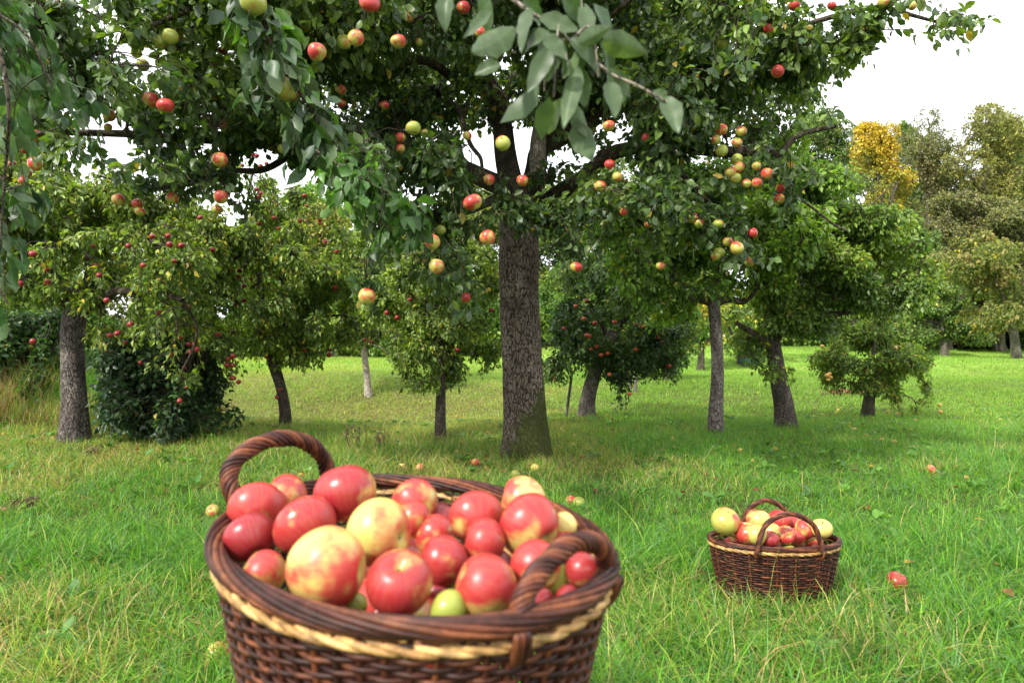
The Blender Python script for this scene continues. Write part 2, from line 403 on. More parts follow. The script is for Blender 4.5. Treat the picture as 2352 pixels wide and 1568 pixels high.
def grass():
    global SB
    g = Geo()
    zones = [(1.3, 3.2, 13000, 4, (0.055, 0.19), (0.0025, 0.0068)), (3.2, 7.2, 5600, 3, (0.04, 0.125), (0.003, 0.0068)),
             (7.2, 16, 1150, 2, (0.04, 0.10), (0.006, 0.012)), (16, 44, 150, 1, (0.05, 0.13), (0.018, 0.04))]
    for y0, y1, dens, segs, hh, ww in zones:
        hw = 0.86
        area = hw*(y1**2-y0**2)+0.6*(y1-y0); n = int(area*dens)
        y = np.sqrt(rng.uniform(y0**2, y1**2, n)); x = rng.uniform(-1, 1, n)*(hw*y+0.3)
        p = np.stack([x, y, np.zeros(n)], -1)
        cl = vn(p, 5.0, 7)*0.6+vn(p, 13.0, 8)*0.4
        big = vn(p, 0.9, 9)
        keep = rng.random(n) < np.clip(0.35+1.1*cl, 0, 1)
        if SB is not None: keep &= ~((np.abs(x-SB[0]) < 0.22) & (np.abs(y-SB[1]) < 0.12))
        for cx_, cy_, cr_ in ((float(gp(2060, 1362)[0]), float(gp(2060, 1362)[1])-.05, .075), (float(gp(1330, 1165)[0]), float(gp(1330, 1165)[1])-.04, .06), (float(gp(1091, 1071)[0]), float(gp(1091, 1071)[1])-.06, .08), (float(gp(2138, 1086)[0]), float(gp(2138, 1086)[1])-.06, .08), (float(gp(488, 1184)[0]), float(gp(488, 1184)[1])-.05, .07)):
            keep &= (np.hypot(x-cx_, (y-cy_)*.7) > cr_) | (rng.random(n) < .12)
        x, y, cl, big = x[keep], y[keep], cl[keep], big[keep]; n = len(x)
        h = rng.uniform(hh[0], hh[1], n)*(0.55+0.75*cl)*(0.7+0.6*big)*np.where(rng.random(n) < 0.04, 1.7, 1.0)
        w = rng.uniform(ww[0], ww[1], n)
        lean = rng.uniform(0.15, 1.6, n)
        h = h*(1-.15*sm(0, 1, x)*(y < 4))
        g.add(*blades(x, y, h, w, lean, grass_col(x, y), segs))
    tag(g.build('grass', M['grass']), 'short uneven green meadow grass with straw coloured patches', 'grass', kind='stuff')
    # broad-leaved weeds among the grass
    g = Geo(); n = 420
    y = np.sqrt(rng.uniform(1.7**2, 8.0**2, n)); x = rng.uniform(-1, 1, n)*.85*y
    kk_ = 7; cx = np.repeat(x, kk_); cy = np.repeat(y, kk_); az = rng.uniform(0, 6.28, n*kk_)
    P_ = np.stack([cx, cy, gz(cx, cy)+.03], -1); D_ = np.stack([np.cos(az), np.sin(az), rng.uniform(.3, 1.2, n*kk_)], -1)
    sz_ = np.repeat(rng.uniform(.03, .085, n), kk_)*rng.uniform(.7, 1.1, n*kk_)
    g.add(*leaves_hi(P_, D_, np.array([0, 0, 1.0])+rng.standard_normal((n*kk_, 3))*.2, sz_, sz_*.45, np.repeat(np.array([[.08, .20, .03], [.13, .28, .035], [.06, .15, .03]])[rng.integers(0, 3, n)], kk_, 0)))
    tag(g.build('weeds', M['leaf']), 'low broad leaved weeds growing among the grass', 'weeds', kind='stuff')
    # thin seed stalks standing above the sward
    g = Geo(); n = 420
    y = np.sqrt(rng.uniform(1.6**2, 6.0**2, n)); x = rng.uniform(-1, 1, n)*0.85*y
    keep = (x > -0.1*y) | (rng.random(n) < 0.45); x, y = x[keep], y[keep]; n = len(x)
    col = STRAW[rng.integers(0, 5, n)]*rng.uniform(0.8, 1.3, (n, 1))
    g.add(*blades(x, y, rng.uniform(0.12, 0.30, n), np.full(n, 0.0022), rng.uniform(0.1, 0.9, n), col, 3))
    tag(g.build('seed_stalks', M['grass']), 'thin straw coloured seed stalks standing above the lawn', 'grass stalks', kind='stuff')
    # tall dry grass on the bank at the left
    g = Geo(); n = 30000
    u = rng.random(n); x = rng.uniform(-6.4, -2.95, n); y = rng.uniform(6.15, 8.6, n)
    pxx, _ = proj(np.stack([x, y, np.zeros(n)], -1))
    keep = (pxx < 400+60*rng.standard_normal(n)*0.5); x, y = x[keep], y[keep]; n = len(x)
    p = np.stack([x, y, np.zeros(n)], -1); q = vn(p, 1.6, 12)
    dry = rng.random(n) < 0.05+0.8*q
    tanc = np.array([[0.28, 0.19, 0.09], [0.36, 0.27, 0.13], [0.24, 0.14, 0.07], [0.36, 0.32, 0.14]])
    col = np.where(dry[:, None], tanc[rng.integers(0, 4, n)], GREEN[rng.integers(0, 4, n)])*rng.uniform(0.7, 1.2, (n, 1))
    g.add(*blades(x, y, rng.uniform(0.16, 0.50, n)*(0.4+0.9*vn(p, 2.5, 13)), rng.uniform(0.004, 0.009, n), rng.uniform(0.1, 0.8, n), col, 3))
    tag(g.build('dry_grass', M['grass']), 'tall russet dry grass on the bank behind the leftmost trunk', 'dry grass', kind='stuff')

# ------------------------------------------------------------------ leaves and crowns
def leaves_hi(P, D, Nn, L, Wd, col):
    """leaf blades folded on the midrib, curled at the tip"""
    n = len(P); D = norm(D); Nn = norm(Nn-(Nn*D).sum(-1, keepdims=True)*D); S = np.cross(D, Nn)
    curl = rng.uniform(0.0, 0.65, n)[:, None]; fold = rng.uniform(0.05, 0.6, n)[:, None]
    L = L[:, None]; Wd = Wd[:, None]
    def pt(t, s, up=0.0): return P+D*L*t-Nn*L*curl*t**2+S*Wd*0.5*s+Nn*Wd*0.5*(fold*abs(s)+up)
    wv = rng.uniform(-0.18, 0.18, (n, 1))
    V = np.stack([pt(0, 0), pt(0.34, -0.86), pt(0.36, 0), pt(0.34, 0.86), pt(0.7, -0.8, 0)+Nn*Wd*wv, pt(0.72, 0), pt(0.7, 0.8, 0)-Nn*Wd*wv, pt(1.0, 0)], 1)
    F = np.array([(0, 2, 1), (0, 3, 2), (1, 2, 5), (1, 5, 4), (2, 3, 6), (2, 6, 5), (4, 5, 7), (5, 6, 7)])
    F = (F[None]+np.arange(n)[:, None, None]*8).reshape(-1, 3)
    return V.reshape(-1, 3), F, np.repeat(col, 8, 0)
def leaves_lo(P, D, Nn, L, Wd, col):
    n = len(P); D = norm(D); Nn = norm(Nn-(Nn*D).sum(-1, keepdims=True)*D); S = np.cross(D, Nn)
    L = L[:, None]; Wd = Wd[:, None]; f = rng.uniform(0.0, 0.35, (n, 1))
    V = np.stack([P, P+D*L*0.5-S*Wd*0.5+Nn*Wd*f, P+D*L-Nn*L*0.15, P+D*L*0.5+S*Wd*0.5+Nn*Wd*f], 1)
    F = (np.array([(0, 3, 2), (0, 2, 1)])[None]+np.arange(n)[:, None, None]*4).reshape(-1, 3)
    return V.reshape(-1, 3), F, np.repeat(col, 4, 0)

def sample_blobs(blobs, n, seed, clump=0.55, csc=1.6, shell=0.0):
    """blobs: (centre, radii, weight)"""
    w = np.array([b[2]*b[1][0]*b[1][1]*b[1][2] for b in blobs]); w = w/w.sum()
    out = []; tot = 0
    while tot < n:
        m = n*2; k = rng.choice(len(blobs), m, p=w)
        u = rng.standard_normal((m, 3)); u = norm(u)*(rng.random((m, 1))**(1/(3.0+shell)))
        c = np.array([b[0] for b in blobs])[k]; r = np.array([b[1] for b in blobs])[k]
        p = c+u*r
        q = vn(p, csc, seed)*0.7+vn(p, csc*2.7, seed+1)*0.3
        keep = rng.random(m) < np.clip((q-clump+0.25)*4, 0.0, 1)
        out.append(p[keep]); tot += keep.sum()
    return np.concatenate(out)[:n]

def leaf_big(P, D, Nn, L, Wd, col):
    """close-up leaves: waved margin, raised veins, curled blade"""
    Vs, Fs, Cs, nn = [], [], [], 0; R_, Cc = 13, 9
    for p, d, n_, l, w, c in zip(P, norm(D), Nn, L, Wd, col):
        n_ = norm(n_-(n_*d).sum()*d); s_ = np.cross(d, n_); curl = rng.uniform(-.1, .5); tw = rng.uniform(-.5, .5); ph = rng.uniform(0, 6, 3); cup = rng.uniform(.15, .6)
        t = np.linspace(0, 1, R_)[:, None]; u = np.linspace(-1, 1, Cc)[None]
        wd = np.sin(np.pi*np.clip(t, 0.02, 1)**.85)**.75*(1-.25*t)
        wd = wd*(1+.05*np.sin(t*23+ph[0])*np.abs(u))
        a = wd*u*w*.5; up = cup*np.abs(u)**1.3*wd*w*.45+.035*w*np.sin(t*17+ph[1]+np.sign(u)*1.1)*np.abs(u)-curl*l*t**2+.015*w*np.cos(t*42-np.abs(u)*5)
        ang = tw*t
        q = p+d*(l*t*(1-.2*np.abs(curl)*t))[..., None]+s_*(a*np.cos(ang)-up*0)[..., None]+n_*(up+a*np.sin(ang))[..., None]
        i = np.arange((R_-1)*Cc).reshape(R_-1, Cc)[:, :-1].ravel()
        Vs.append(q.reshape(-1, 3)); Fs.append(np.stack([i, i+Cc, i+Cc+1, i+1], -1)+nn); nn += R_*Cc
        v = (1+.25*(np.abs(u) < .1)+.10*np.cos(t*42-np.abs(u)*5))*np.ones((R_, Cc))
        Cs.append((v[..., None]*np.array(c)).reshape(-1, 3))
    return np.concatenate(Vs), np.concatenate(Fs), np.concatenate(Cs)

def frag(bl, k=6, lo=.26, hi=.5, reach=.95):
    """break each mass of foliage into uneven sprays"""
    out = []
    for c, r, w in bl:
        for j in range(k):
            u = norm(rng.standard_normal(3))*rng.random()**.45*reach
            q = rng.uniform(lo, hi)
            out.append((c+u*r, np.maximum(r*q*np.array([rng.uniform(.8, 1.3), 1, rng.uniform(.7, 1.1)]), .05), w))
    return out

class Skel:
    def __init__(s): s.P = []; s.R = []; s.paths = []
    def limb(s, pts, r0, r1, n=14, wig=0.0):
        p = spline(pts, n)
        if wig: 
            q = np.stack([vn(p, 3.0, 21), vn(p, 3.0, 22), vn(p, 3.0, 23)], -1)-0.5
            e = np.sin(np.linspace(0, 1, n)*np.pi)[:, None]; p = p+q*wig*e
        r = r0+(r1-r0)*np.linspace(0, 1, n)**0.8
        s.P += list(p); s.R += list(r); s.paths.append((p, r)); return p
    def grow(s, A, r1=0.003, rmax=0.03, sag=0.12, seedpts=None):
        A = np.asarray(A); base = np.array(s.P); d = np.array([np.min(np.linalg.norm(base-a, axis=1)) for a in A])
        for j in np.argsort(d):
            a = A[j]; P = np.array(s.P); R = np.array(s.R)
            dist = np.linalg.norm(P-a, axis=1)+0.6*np.maximum(P[:, 2]-a[2], 0)*0
            i = int(np.argmin(dist)); L = float(np.linalg.norm(P[i]-a))
            if L < 0.06: continue
            n = max(4, min(9, int(L/0.12)+3)); t = np.linspace(0, 1, n)[:, None]
            mid = rng.standard_normal(3)*L*0.10
            p = P[i]*(1-t)+a*t+mid*np.sin(t*np.pi)+np.array([0, 0, 1])*L*sag*np.sin(t*np.pi)
            r0 = min(R[i]*0.7, rmax, 0.006+0.016*L)
            r = r0+(max(r1, r0*0.35)-r0)*t[:, 0]
            s.paths.append((p, r)); s.P += list(p[1:]); s.R += list(r[1:])
    def build(s, name, mat, parent, sides=7):
        g = Geo()
        for p, r in s.paths:
            sd = sides+4 if r[0] > 0.04 else (sides if r[0] > 0.012 else 4)
            g.add(*tubes(p, r, sd))
        return g.build(name, mat, parent)

def crown(sk, blobs, ntw, lpt, leafL, cols, seed, hi=False, droop=0.35, clump=0.5, csc=1.6, maxd=0.9, mat='leaf', parent=None,
          name='crown', woodmat='bark_limb', holes=(), apples=(), spread=1.0, upright=0.0, yellow=0.02, ycol=(0.42, 0.33, 0.03), twig=True, tr=0.0022, extra=None, wl=0.62):
    p = sample_blobs(blobs, ntw, seed, clump, csc)
    P = np.array(sk.P) if sk is not None else None
    if P is not None:
        idx = np.empty(len(p), int); dd = np.empty(len(p))
        for a in range(0, len(p), 500):
            D = np.linalg.norm(p[a:a+500, None]-P[None], axis=2); idx[a:a+500] = D.argmin(1); dd[a:a+500] = D.min(1)
        base = P[idx]; far = dd > maxd
        base[far] = p[far]+(base[far]-p[far])*(maxd*0.5/dd[far])[:, None]
    else:
        base = p-norm(rng.standard_normal(p.shape))*leafL*4; dd = np.full(len(p), leafL*4)
    K = 6; t = np.linspace(0, 1, K)[None, :, None]
    Lw = np.linalg.norm(p-base, axis=1)[:, None, None]
    jit = rng.standard_normal((len(p), 1, 3))*Lw*0.12
    down = np.array([0, 0, -1.0])
    path = base[:, None]*(1-t)+p[:, None]*t+jit*np.sin(t*np.pi)+np.array([0, 0, 1])*Lw*0.12*np.sin(t*np.pi)+down*(droop*leafL*4)*np.maximum(t-0.5, 0)**1.5*2+np.array([0, 0, 1])*upright*Lw*t**2
    # leaves along the outer part
    m = len(p)*lpt; ti = rng.uniform(0.25, 1.0, (len(p), lpt)); ti[:, 0] = 1.0
    f = ti*(K-1); i0 = np.minimum(f.astype(int), K-2); fr = (f-i0)[..., None]
    rows = np.arange(len(p))[:, None]
    LP = path[rows, i0]*(1-fr)+path[rows, i0+1]*fr; TD = norm(path[rows, i0+1]-path[rows, i0])
    LP = LP.reshape(-1, 3); TD = TD.reshape(-1, 3)
    rnd = norm(rng.standard_normal((m, 3)))
    LP = LP+rnd*leafL*0.35*spread
    Dr = norm(TD*0.5+rnd*1.0+down*droop*1.3)
    Nn = norm(np.array([0, 0, 1.0])+rng.standard_normal((m, 3))*0.75)
    L = leafL*rng.uniform(0.65, 1.25, m); Wd = L*rng.uniform(0.8, 1.15, m)*wl
    keep = np.ones(m, bool)
    for hc, hr in holes: keep &= (((LP-hc)/hr)**2).sum(1) > 1
    ppx, ppy = proj(LP)
    for ac, ar in apples:
        ax, ay = proj(ac); rr = ar/ac[1]*F0
        q = np.hypot(ppx-ax, ppy-ay)
        infront = (LP[:, 1] < ac[1]+ar) & (q < rr*1.15+leafL*0.35/np.maximum(LP[:, 1], 0.3)*F0*0.8) & (rng.random(m) < 0.93)
        keep &= ~(infront | (np.linalg.norm(LP-ac, axis=1) < ar*0.9))
    keep &= LP[:, 2] > gz(LP[:, 0], LP[:, 1])+0.05
    cols = np.asarray(cols)*np.array({'leaf_far': (1.45, 1.35, 1.2)}.get(mat, (1, 1, 1))); ncol = len(cols)
    cl = vn(LP, csc*0.9, seed+5)
    ci = np.clip((cl*1.6-0.3+rng.normal(0, 0.22, m))*ncol, 0, ncol-1).astype(int)
    col = cols[ci]*rng.uniform(0.75, 1.3, (m, 1))
    y = rng.random(m) < yellow; col[y] = np.array(ycol)*rng.uniform(0.6, 1.3, (y.sum(), 1))
    LP, Dr, Nn, L, Wd, col = LP[keep], Dr[keep], Nn[keep], L[keep], Wd[keep], col[keep]
    g = Geo(); g.add(*(leaves_hi if hi else leaves_lo)(LP, Dr, Nn, L, Wd, col))
    if extra is not None: g.add(*extra)
    o = g.build(name, M[mat], parent)
    if twig:
        g2 = Geo(); ok = np.ones(len(p), bool)
        for hc, hr in holes: ok &= (((p-hc)/hr)**2).sum(1) > 1
        tx, ty = proj(p)
        for ac, ar in apples:
            ax, ay = proj(ac); ok &= ~((np.hypot(tx-ax, ty-ay) < ar/ac[1]*F0*1.3) & (p[:, 1] < ac[1]+ar*2))
        r = np.linspace(tr*1.6, tr*0.6, K)[None]*np.ones((len(p), 1)); g2.add(*tubes(path[ok], r[ok], 3))
        tw = g2.build('twigs', M[woodmat], parent)
    return o

def trunk_tube(pts, rad, n, mat, parent, name='trunk', rough=0.03, flare=0.0, sides=28, seed=5, cap=False):
    """a trunk with an uneven skin and root flare"""
    p = spline(pts, n); rr = np.interp(np.linspace(0, 1, n), np.linspace(0, 1, len(rad)), rad)
    V, F = tubes(p, rr, sides)
    V = V.reshape(n, sides, 3); cen = p[:, None]
    off = V-cen; th = np.arange(sides)*2*np.pi/sides
    nn = vn(V.reshape(-1, 3)*np.array([1, 1, 0.4]), 14.0, seed).reshape(n, sides)-0.5
    n2 = vn(V.reshape(-1, 3)*np.array([1, 1, 0.3]), 5.0, seed+1).reshape(n, sides)-0.5
    k = 1+rough*3*nn+rough*3*n2
    if flare:
        hz = (p[:, 2]-p[0, 2])[:, None]
        k = k+flare*np.exp(-hz/0.16)*(0.55+0.45*np.sin(th*5+1.0)[None])
    V = cen+off*k[..., None]
    V = V.reshape(-1, 3)
    if cap:
        V = np.vstack([V, p[-1]]); 
        j = (n-1)*sides+np.arange(sides); F2 = np.stack([j, np.roll(j, -1), np.full(sides, len(V)-1)], -1)
        return mesh(name, V, [F, F2], mat, None, True, parent)
    return mesh(name, V, [F], mat, None, True, parent)

# ------------------------------------------------------------------ apples
def apple_mesh(name, flat, seed, hi=True):
    nu, nv = (36, 22) if hi else (14, 9)
    r_ = np.random.default_rng(seed); V = []
    ph = r_.uniform(0, 6.28, 3)
    for j in range(nv+1):
        a = math.pi*j/nv
        rr = math.sin(a)*(1.0+0.06*math.cos(a)); z = math.cos(a)*flat
        z -= 0.30*math.exp(-(math.sin(a)/0.24)**2)*(1 if a < math.pi/2 else 0)
        z += 0.20*math.exp(-(math.sin(a)/0.24)**2)*(1 if a > math.pi/2 else 0)
        rr *= 1.0 if z > 0 else 1.0-0.09*(-z)**1.5
        for i in range(nu):
            th = 2*math.pi*i/nu
            k = 1+0.010*math.cos(5*th+ph[0])*(-math.cos(a)*0.8+0.3)+0.03*math.cos(th+ph[1])+0.018*math.cos(2*th+ph[2])
            V.append((rr*k*math.cos(th), rr*k*math.sin(th), z*(1+0.04*math.cos(th+ph[2])*math.sin(a))))
    i = np.arange(nv*nu).reshape(nv, nu); nx = np.roll(i, -1, 1)
    F = np.stack([i, i+nu, nx+nu, nx], -1).reshape(-1, 4)
    o = mesh(name, V, [F], M['apple']); C.objects.unlink(o); return o.data
AM = [apple_mesh('apple', f, s) for f, s in ((0.93, 1), (0.98, 2), (0.88, 3), (1.02, 4), (0.86, 5))]
AL = [apple_mesh('apple_small', f, s, False) for f, s in ((0.9, 1), (0.96, 2), (0.84, 3))]
def stem_mesh():
    p = spline([(0, 0, 0.42), (0.01, 0.02, 0.55), (0.04, 0.05, 0.66), (0.08, 0.07, 0.74)], 8)
    V, F = tubes(p, np.array([0.045, 0.04, 0.034, 0.03, 0.03, 0.032, 0.04, 0.055]), 7)
    o = mesh('stem', V, [F], M['stem']); C.objects.unlink(o); return o.data
def stalk_mesh():
    p = spline([(0, 0, 0.42), (0.02, 0.03, 0.7), (0.07, 0.02, 1.05), (0.05, -0.05, 1.45)], 10)
    V, F = tubes(p, np.linspace(0.045, 0.032, 10), 6)
    o = mesh('stalk', V, [F], M['stem']); C.objects.unlink(o); return o.data
def calyx_mesh():
    g = Geo()
    for k in range(5):
        a = k*1.2566
        p = spline([(0.03*math.cos(a), 0.03*math.sin(a), -0.60), (0.11*math.cos(a), 0.11*math.sin(a), -0.66), (0.15*math.cos(a), 0.15*math.sin(a), -0.72), (0.10*math.cos(a+.2), 0.10*math.sin(a+.2), -0.77)], 6)
        g.add(*tubes(p, np.array([0.03, 0.035, 0.04, 0.035, 0.02, 0.006]), 5))
    o = g.build('calyx', M['stem']); C.objects.unlink(o); return o.data
SM, CM, KM = stem_mesh(), calyx_mesh(), stalk_mesh()
def add_apple(c, r, red, deep, green, rot, label, group=None, hi=True, stem=True, calyx=False, cat='apple', k=None, hang=False):
    me = (AM if hi else AL)[int(rng.integers(0, 5 if hi else 3)) if k is None else k]
    o = bpy.data.objects.new('apple', me); C.objects.link(o)
    o.location = [float(v) for v in c]; o.scale = (float(r)*rng.uniform(.97, 1.03), float(r)*rng.uniform(.95, 1.03), float(r)*rng.uniform(.93, 1.03)); o.rotation_euler = rot; o.color = (red, deep, green, 1)
    tag(o, label, cat, group)
    for flag, mm, nm in ((stem, KM if hang else SM, 'stem'), (calyx, CM, 'calyx')):
        if flag:
            s = bpy.data.objects.new(nm, mm); C.objects.link(s); s.parent = o
    return o
def kindcol(k):
    u = lambda a, b: float(rng.uniform(a, b))
    return {'r': (u(0.78, 1.0), u(0.2, 0.5), u(0.4, 0.8)), 'm': (u(0.52, 0.68), u(0.05, 0.3), u(0.5, 0.9)),
            'g': (u(0.16, 0.34), u(0.0, 0.2), u(0.85, 1.0)), 'y': (u(0.1, 0.3), u(0.0, 0.2), u(0.1, 0.4)), 'd': (1.1, u(0.8, 1.0), 0.2)}[k]

# ------------------------------------------------------------------ baskets
def twist(path, nstr, R, r, turns, closed=False, sides=6, cols=None, phase=0.0, flat=1.0):
    """strands twisted round a path; returns geometry per strand"""
    path = np.asarray(path); K = len(path)
    T = np.gradient(path, axis=0); 
    if closed: T = np.roll(path, -1, 0)-np.roll(path, 1, 0)
    T = norm(T); up = np.array([0, 0, 1.0])
    if closed:
        A = norm(np.cross(T, up)); B = np.cross(A, T)
    else:
        a = norm(np.cross(T[0], [0.3, 0.2, 0.9])); A = np.empty_like(path)
        for k in range(K): a = norm(a-(a*T[k]).sum()*T[k]); A[k] = a
        B = np.cross(T, A)
    out = []
    for s in range(nstr):
        th = np.linspace(0, 2*np.pi*turns, K)+2*np.pi*s/nstr+phase
        w = 1+0.10*np.sin(np.linspace(0, 9, K)+s*1.7)
        out.append(path+A*(R*np.cos(th)*w)[:, None]+B*(R*flat*np.sin(th)*w)[:, None])
    return out
BR = np.array([[0.028, 0.009, 0.006], [0.050, 0.014, 0.008], [0.080, 0.023, 0.011], [0.036, 0.012, 0.008], [0.12, 0.038, 0.015]])
TAN = np.array([[0.38, 0.22, 0.075], [0.46, 0.29, 0.11], [0.29, 0.16, 0.055]])
def basket(cx, cy, z0, H, a, b, rot, k0, nst, nrow, rr, rimR, rimr, handles, label, hs=1.0):
    root = empty('wicker_basket', (cx, cy, z0), label, 'basket')
    cr, sr = math.cos(rot), math.sin(rot)
    def E(th, k, z, dr=0.0):
        th = np.asarray(th); x = (a*k+dr)*np.cos(th); y = (b*k+dr)*np.sin(th)
        return np.stack([cx+x*cr-y*sr, cy+x*sr+y*cr, np.broadcast_to(z, th.shape)], -1)
    def kk(s): return k0+(1-k0)*s**0.85
    g = Geo(); Kp = nst*6
    th = np.linspace(0, 2*np.pi, Kp+1)
    for i in range(nrow):
        s = (i+0.5)/nrow; z = z0+H*0.975*s; off = rr*0.95*np.cos(th*nst/2+np.pi*i)
        pth = E(th, kk(s), z+0.25*rr*np.sin(th*3+i)+rr*0.3*(vn(np.stack([th*6, th*0+i*3.1, th*0], -1), 1, 3)-0.5), off)
        seg = ((th/(2*np.pi)*nst/3.0+i*1.7).astype(int)*7+i*5) % 5
        V, F = tubes(pth, np.full(len(th), rr)*(0.9+0.2*rng.random()), 5)
        col = BR[seg]*0.8
        g.add(V, F, np.repeat(col, 5, 0)*rng.uniform(0.8, 1.25))
    g.build('woven_wall', M['wicker'], root)
    g = Geo()
    for i in range(nst):
        t0 = np.full(8, 2*np.pi*(i+0.0)/nst); ss = np.linspace(0.0, 1.0, 8)
        pth = np.array([E(t0[0:1], kk(s_), z0+H*0.96*s_)[0] for s_ in ss])
        V, F = tubes(pth, np.full(8, rr*1.15), 6); g.add(V, F, BR[i % 5]*0.9)
    g.build('stakes', M['wicker'], root)
    # light band
    Kb = 420; th = np.linspace(0, 2*np.pi, Kb); g = Geo()
    for row in range(1):
        pth = E(th, kk(0.93), z0+H*(0.925-0.055*row), rimR*0.35)
        for j, p in enumerate(twist(pth, 3, rr*1.0, rr*1.0, 15*hs if row == 0 else 13*hs, False)):
            V, F = tubes(p, np.full(Kb, rr*1.35), 6); g.add(V, F, TAN[(j+row) % 3])
    g.build('light_band', M['wicker'], root)
    # rim: rods plaited over each other
    g = Geo(); pth = E(th, 1.0, z0+H)
    for j, p in enumerate(twist(pth, 9, rimR, rimr, 4.0*hs, False, flat=0.9)):
        V, F = tubes(p, rimr*(1+0.12*np.sin(th*11+j*2)), 7)
        cc = BR[(j*2) % 5]*(0.8+0.5*vn(np.stack([th*5, th*0+j*7.0, th*0], -1), 1, 9))[:, None]
        g.add(V, F, np.repeat(cc, 7, 0))
    for j, p in enumerate(twist(pth, 3, rimR*0.45, rimr, -5.0*hs, False)):
        V, F = tubes(p, np.full(Kb, rimr*1.6), 6); g.add(V, F, BR[j]*.35)  # inner rods coloured darker to paint shade into the gaps between strands
    g.build('rim', M['wicker'], root)
    for hp, hR, hr, turns in handles:
        g = Geo(); p0 = spline(hp, 120)
        for j, p in enumerate(twist(p0, 8, hR, hr, turns)):
            V, F = tubes(p, np.full(120, hr), 7); g.add(V, F, BR[(j*3+1) % 5]*1.15)
        V, F = tubes(p0, np.full(120, hR*0.9), 6); g.add(V, F, BR[0]*.3)  # core darkened in colour, standing in for shade in the grooves
        for e, sgn in ((p0[0], 1), (p0[-1], -1)):      # rods wrapped down over the rim
            dv = norm(np.array([e[0]-cx, e[1]-cy, 0.0]))
            for q in range(3):
                o_ = np.cross(dv, [0, 0, 1])*(q-1)*hr*2.0
                lp = spline([e+o_*0.5-dv*0.0, e+o_+dv*(rimR+rimr+hr)*0.8+np.array([0, 0, -0.2*rimR]), e+o_+dv*(rimR+rimr)*0.55+np.array([0, 0, -2.4*rimR]), e+o_*0.4-dv*rimR*0.2+np.array([0, 0, -3.6*rimR])], 14)
                V, F = tubes(lp, np.full(14, hr*1.15), 6); g.add(V, F, BR[(q*2) % 5])
        g.build('handle', M['wicker'], root)
    g = Geo(); th2 = np.linspace(0, 2*np.pi, 200)
    for q in range(18):
        k = k0*(q+0.6)/18; V, F = tubes(E(th2, k, z0+0.006, 0), np.full(200, max(a, b)*k0/30), 5); g.add(V, F, BR[q % 5])
    g.build('woven_floor', M['wicker'], root)
    return root

def P3(px, py, z):
    """point at height z seen at px, py (below the horizon)"""
    d = (CAMZ-z)*F0/(py-HOR); return at(px, py, d)
RZ = 0.67
bc = (-0.140, 0.880)
def hpt(px, py, d): return tuple(at(px, py, d))
hL = [(-0.388, 0.987, RZ-0.008), (-0.413, 0.995, RZ+0.040), (-0.403, 1.015, RZ+0.072), (-0.369, 1.050, RZ+0.090), (-0.333, 1.090, RZ+0.081), (-0.312, 1.130, RZ+0.045), (-0.307, 1.152, RZ-0.008)]
hR_ = [(0.004, 0.600, RZ-0.008), (0.013, 0.612, RZ+0.020), (0.034, 0.640, RZ+0.038), (0.064, 0.672, RZ+0.047), (0.092, 0.707, RZ+0.030), (0.103, 0.732, RZ-0.008)]
basket(bc[0], bc[1], RZ-0.27, 0.27, 0.318, 0.222, math.radians(120), 0.76, 66, 38, 0.0029, 0.0086, 0.0033,
       [(hL, 0.0096, 0.0036, 4.0), (hR_, 0.0078, 0.0030, 3.6)],
       'large round brown wicker basket heaped with red apples, close up in front', hs=1.0)
sbp = at(1777, 1236, 2.40); SB = (float(sbp[0]), float(sbp[1]))
sz = float(sbp[2]); sx_, sy_ = SB
def sh(yy, dz): 
    q = 0.088 if dz > 0 else 0.103
    return [(sx_-q-0.004, yy, sz-0.005), (sx_-q, yy, sz+0.02), (sx_-q*0.72, yy, sz+0.072), (sx_+0.0, yy, sz+0.100+dz), (sx_+q*0.72, yy, sz+0.072), (sx_+q, yy, sz+0.02), (sx_+q+0.006, yy, sz-0.005)]
basket(SB[0], SB[1], 0.0, sz, 0.222, 0.128, math.radians(-2), 0.82, 44, 25, 0.0030, 0.0068, 0.0027,
       [([(x+0.004, y, sz+(z-sz)*1.22) for x, y, z in sh(sy_-0.128, -0.002)], 0.0062, 0.0027, 5.0), ([(x+0.022, y, z) for x, y, z in sh(sy_+0.128, 0.004)], 0.0062, 0.0027, 5.0)],
       'small oval brown wicker basket of apples standing in the grass at the right', hs=1.0)

up = math.radians
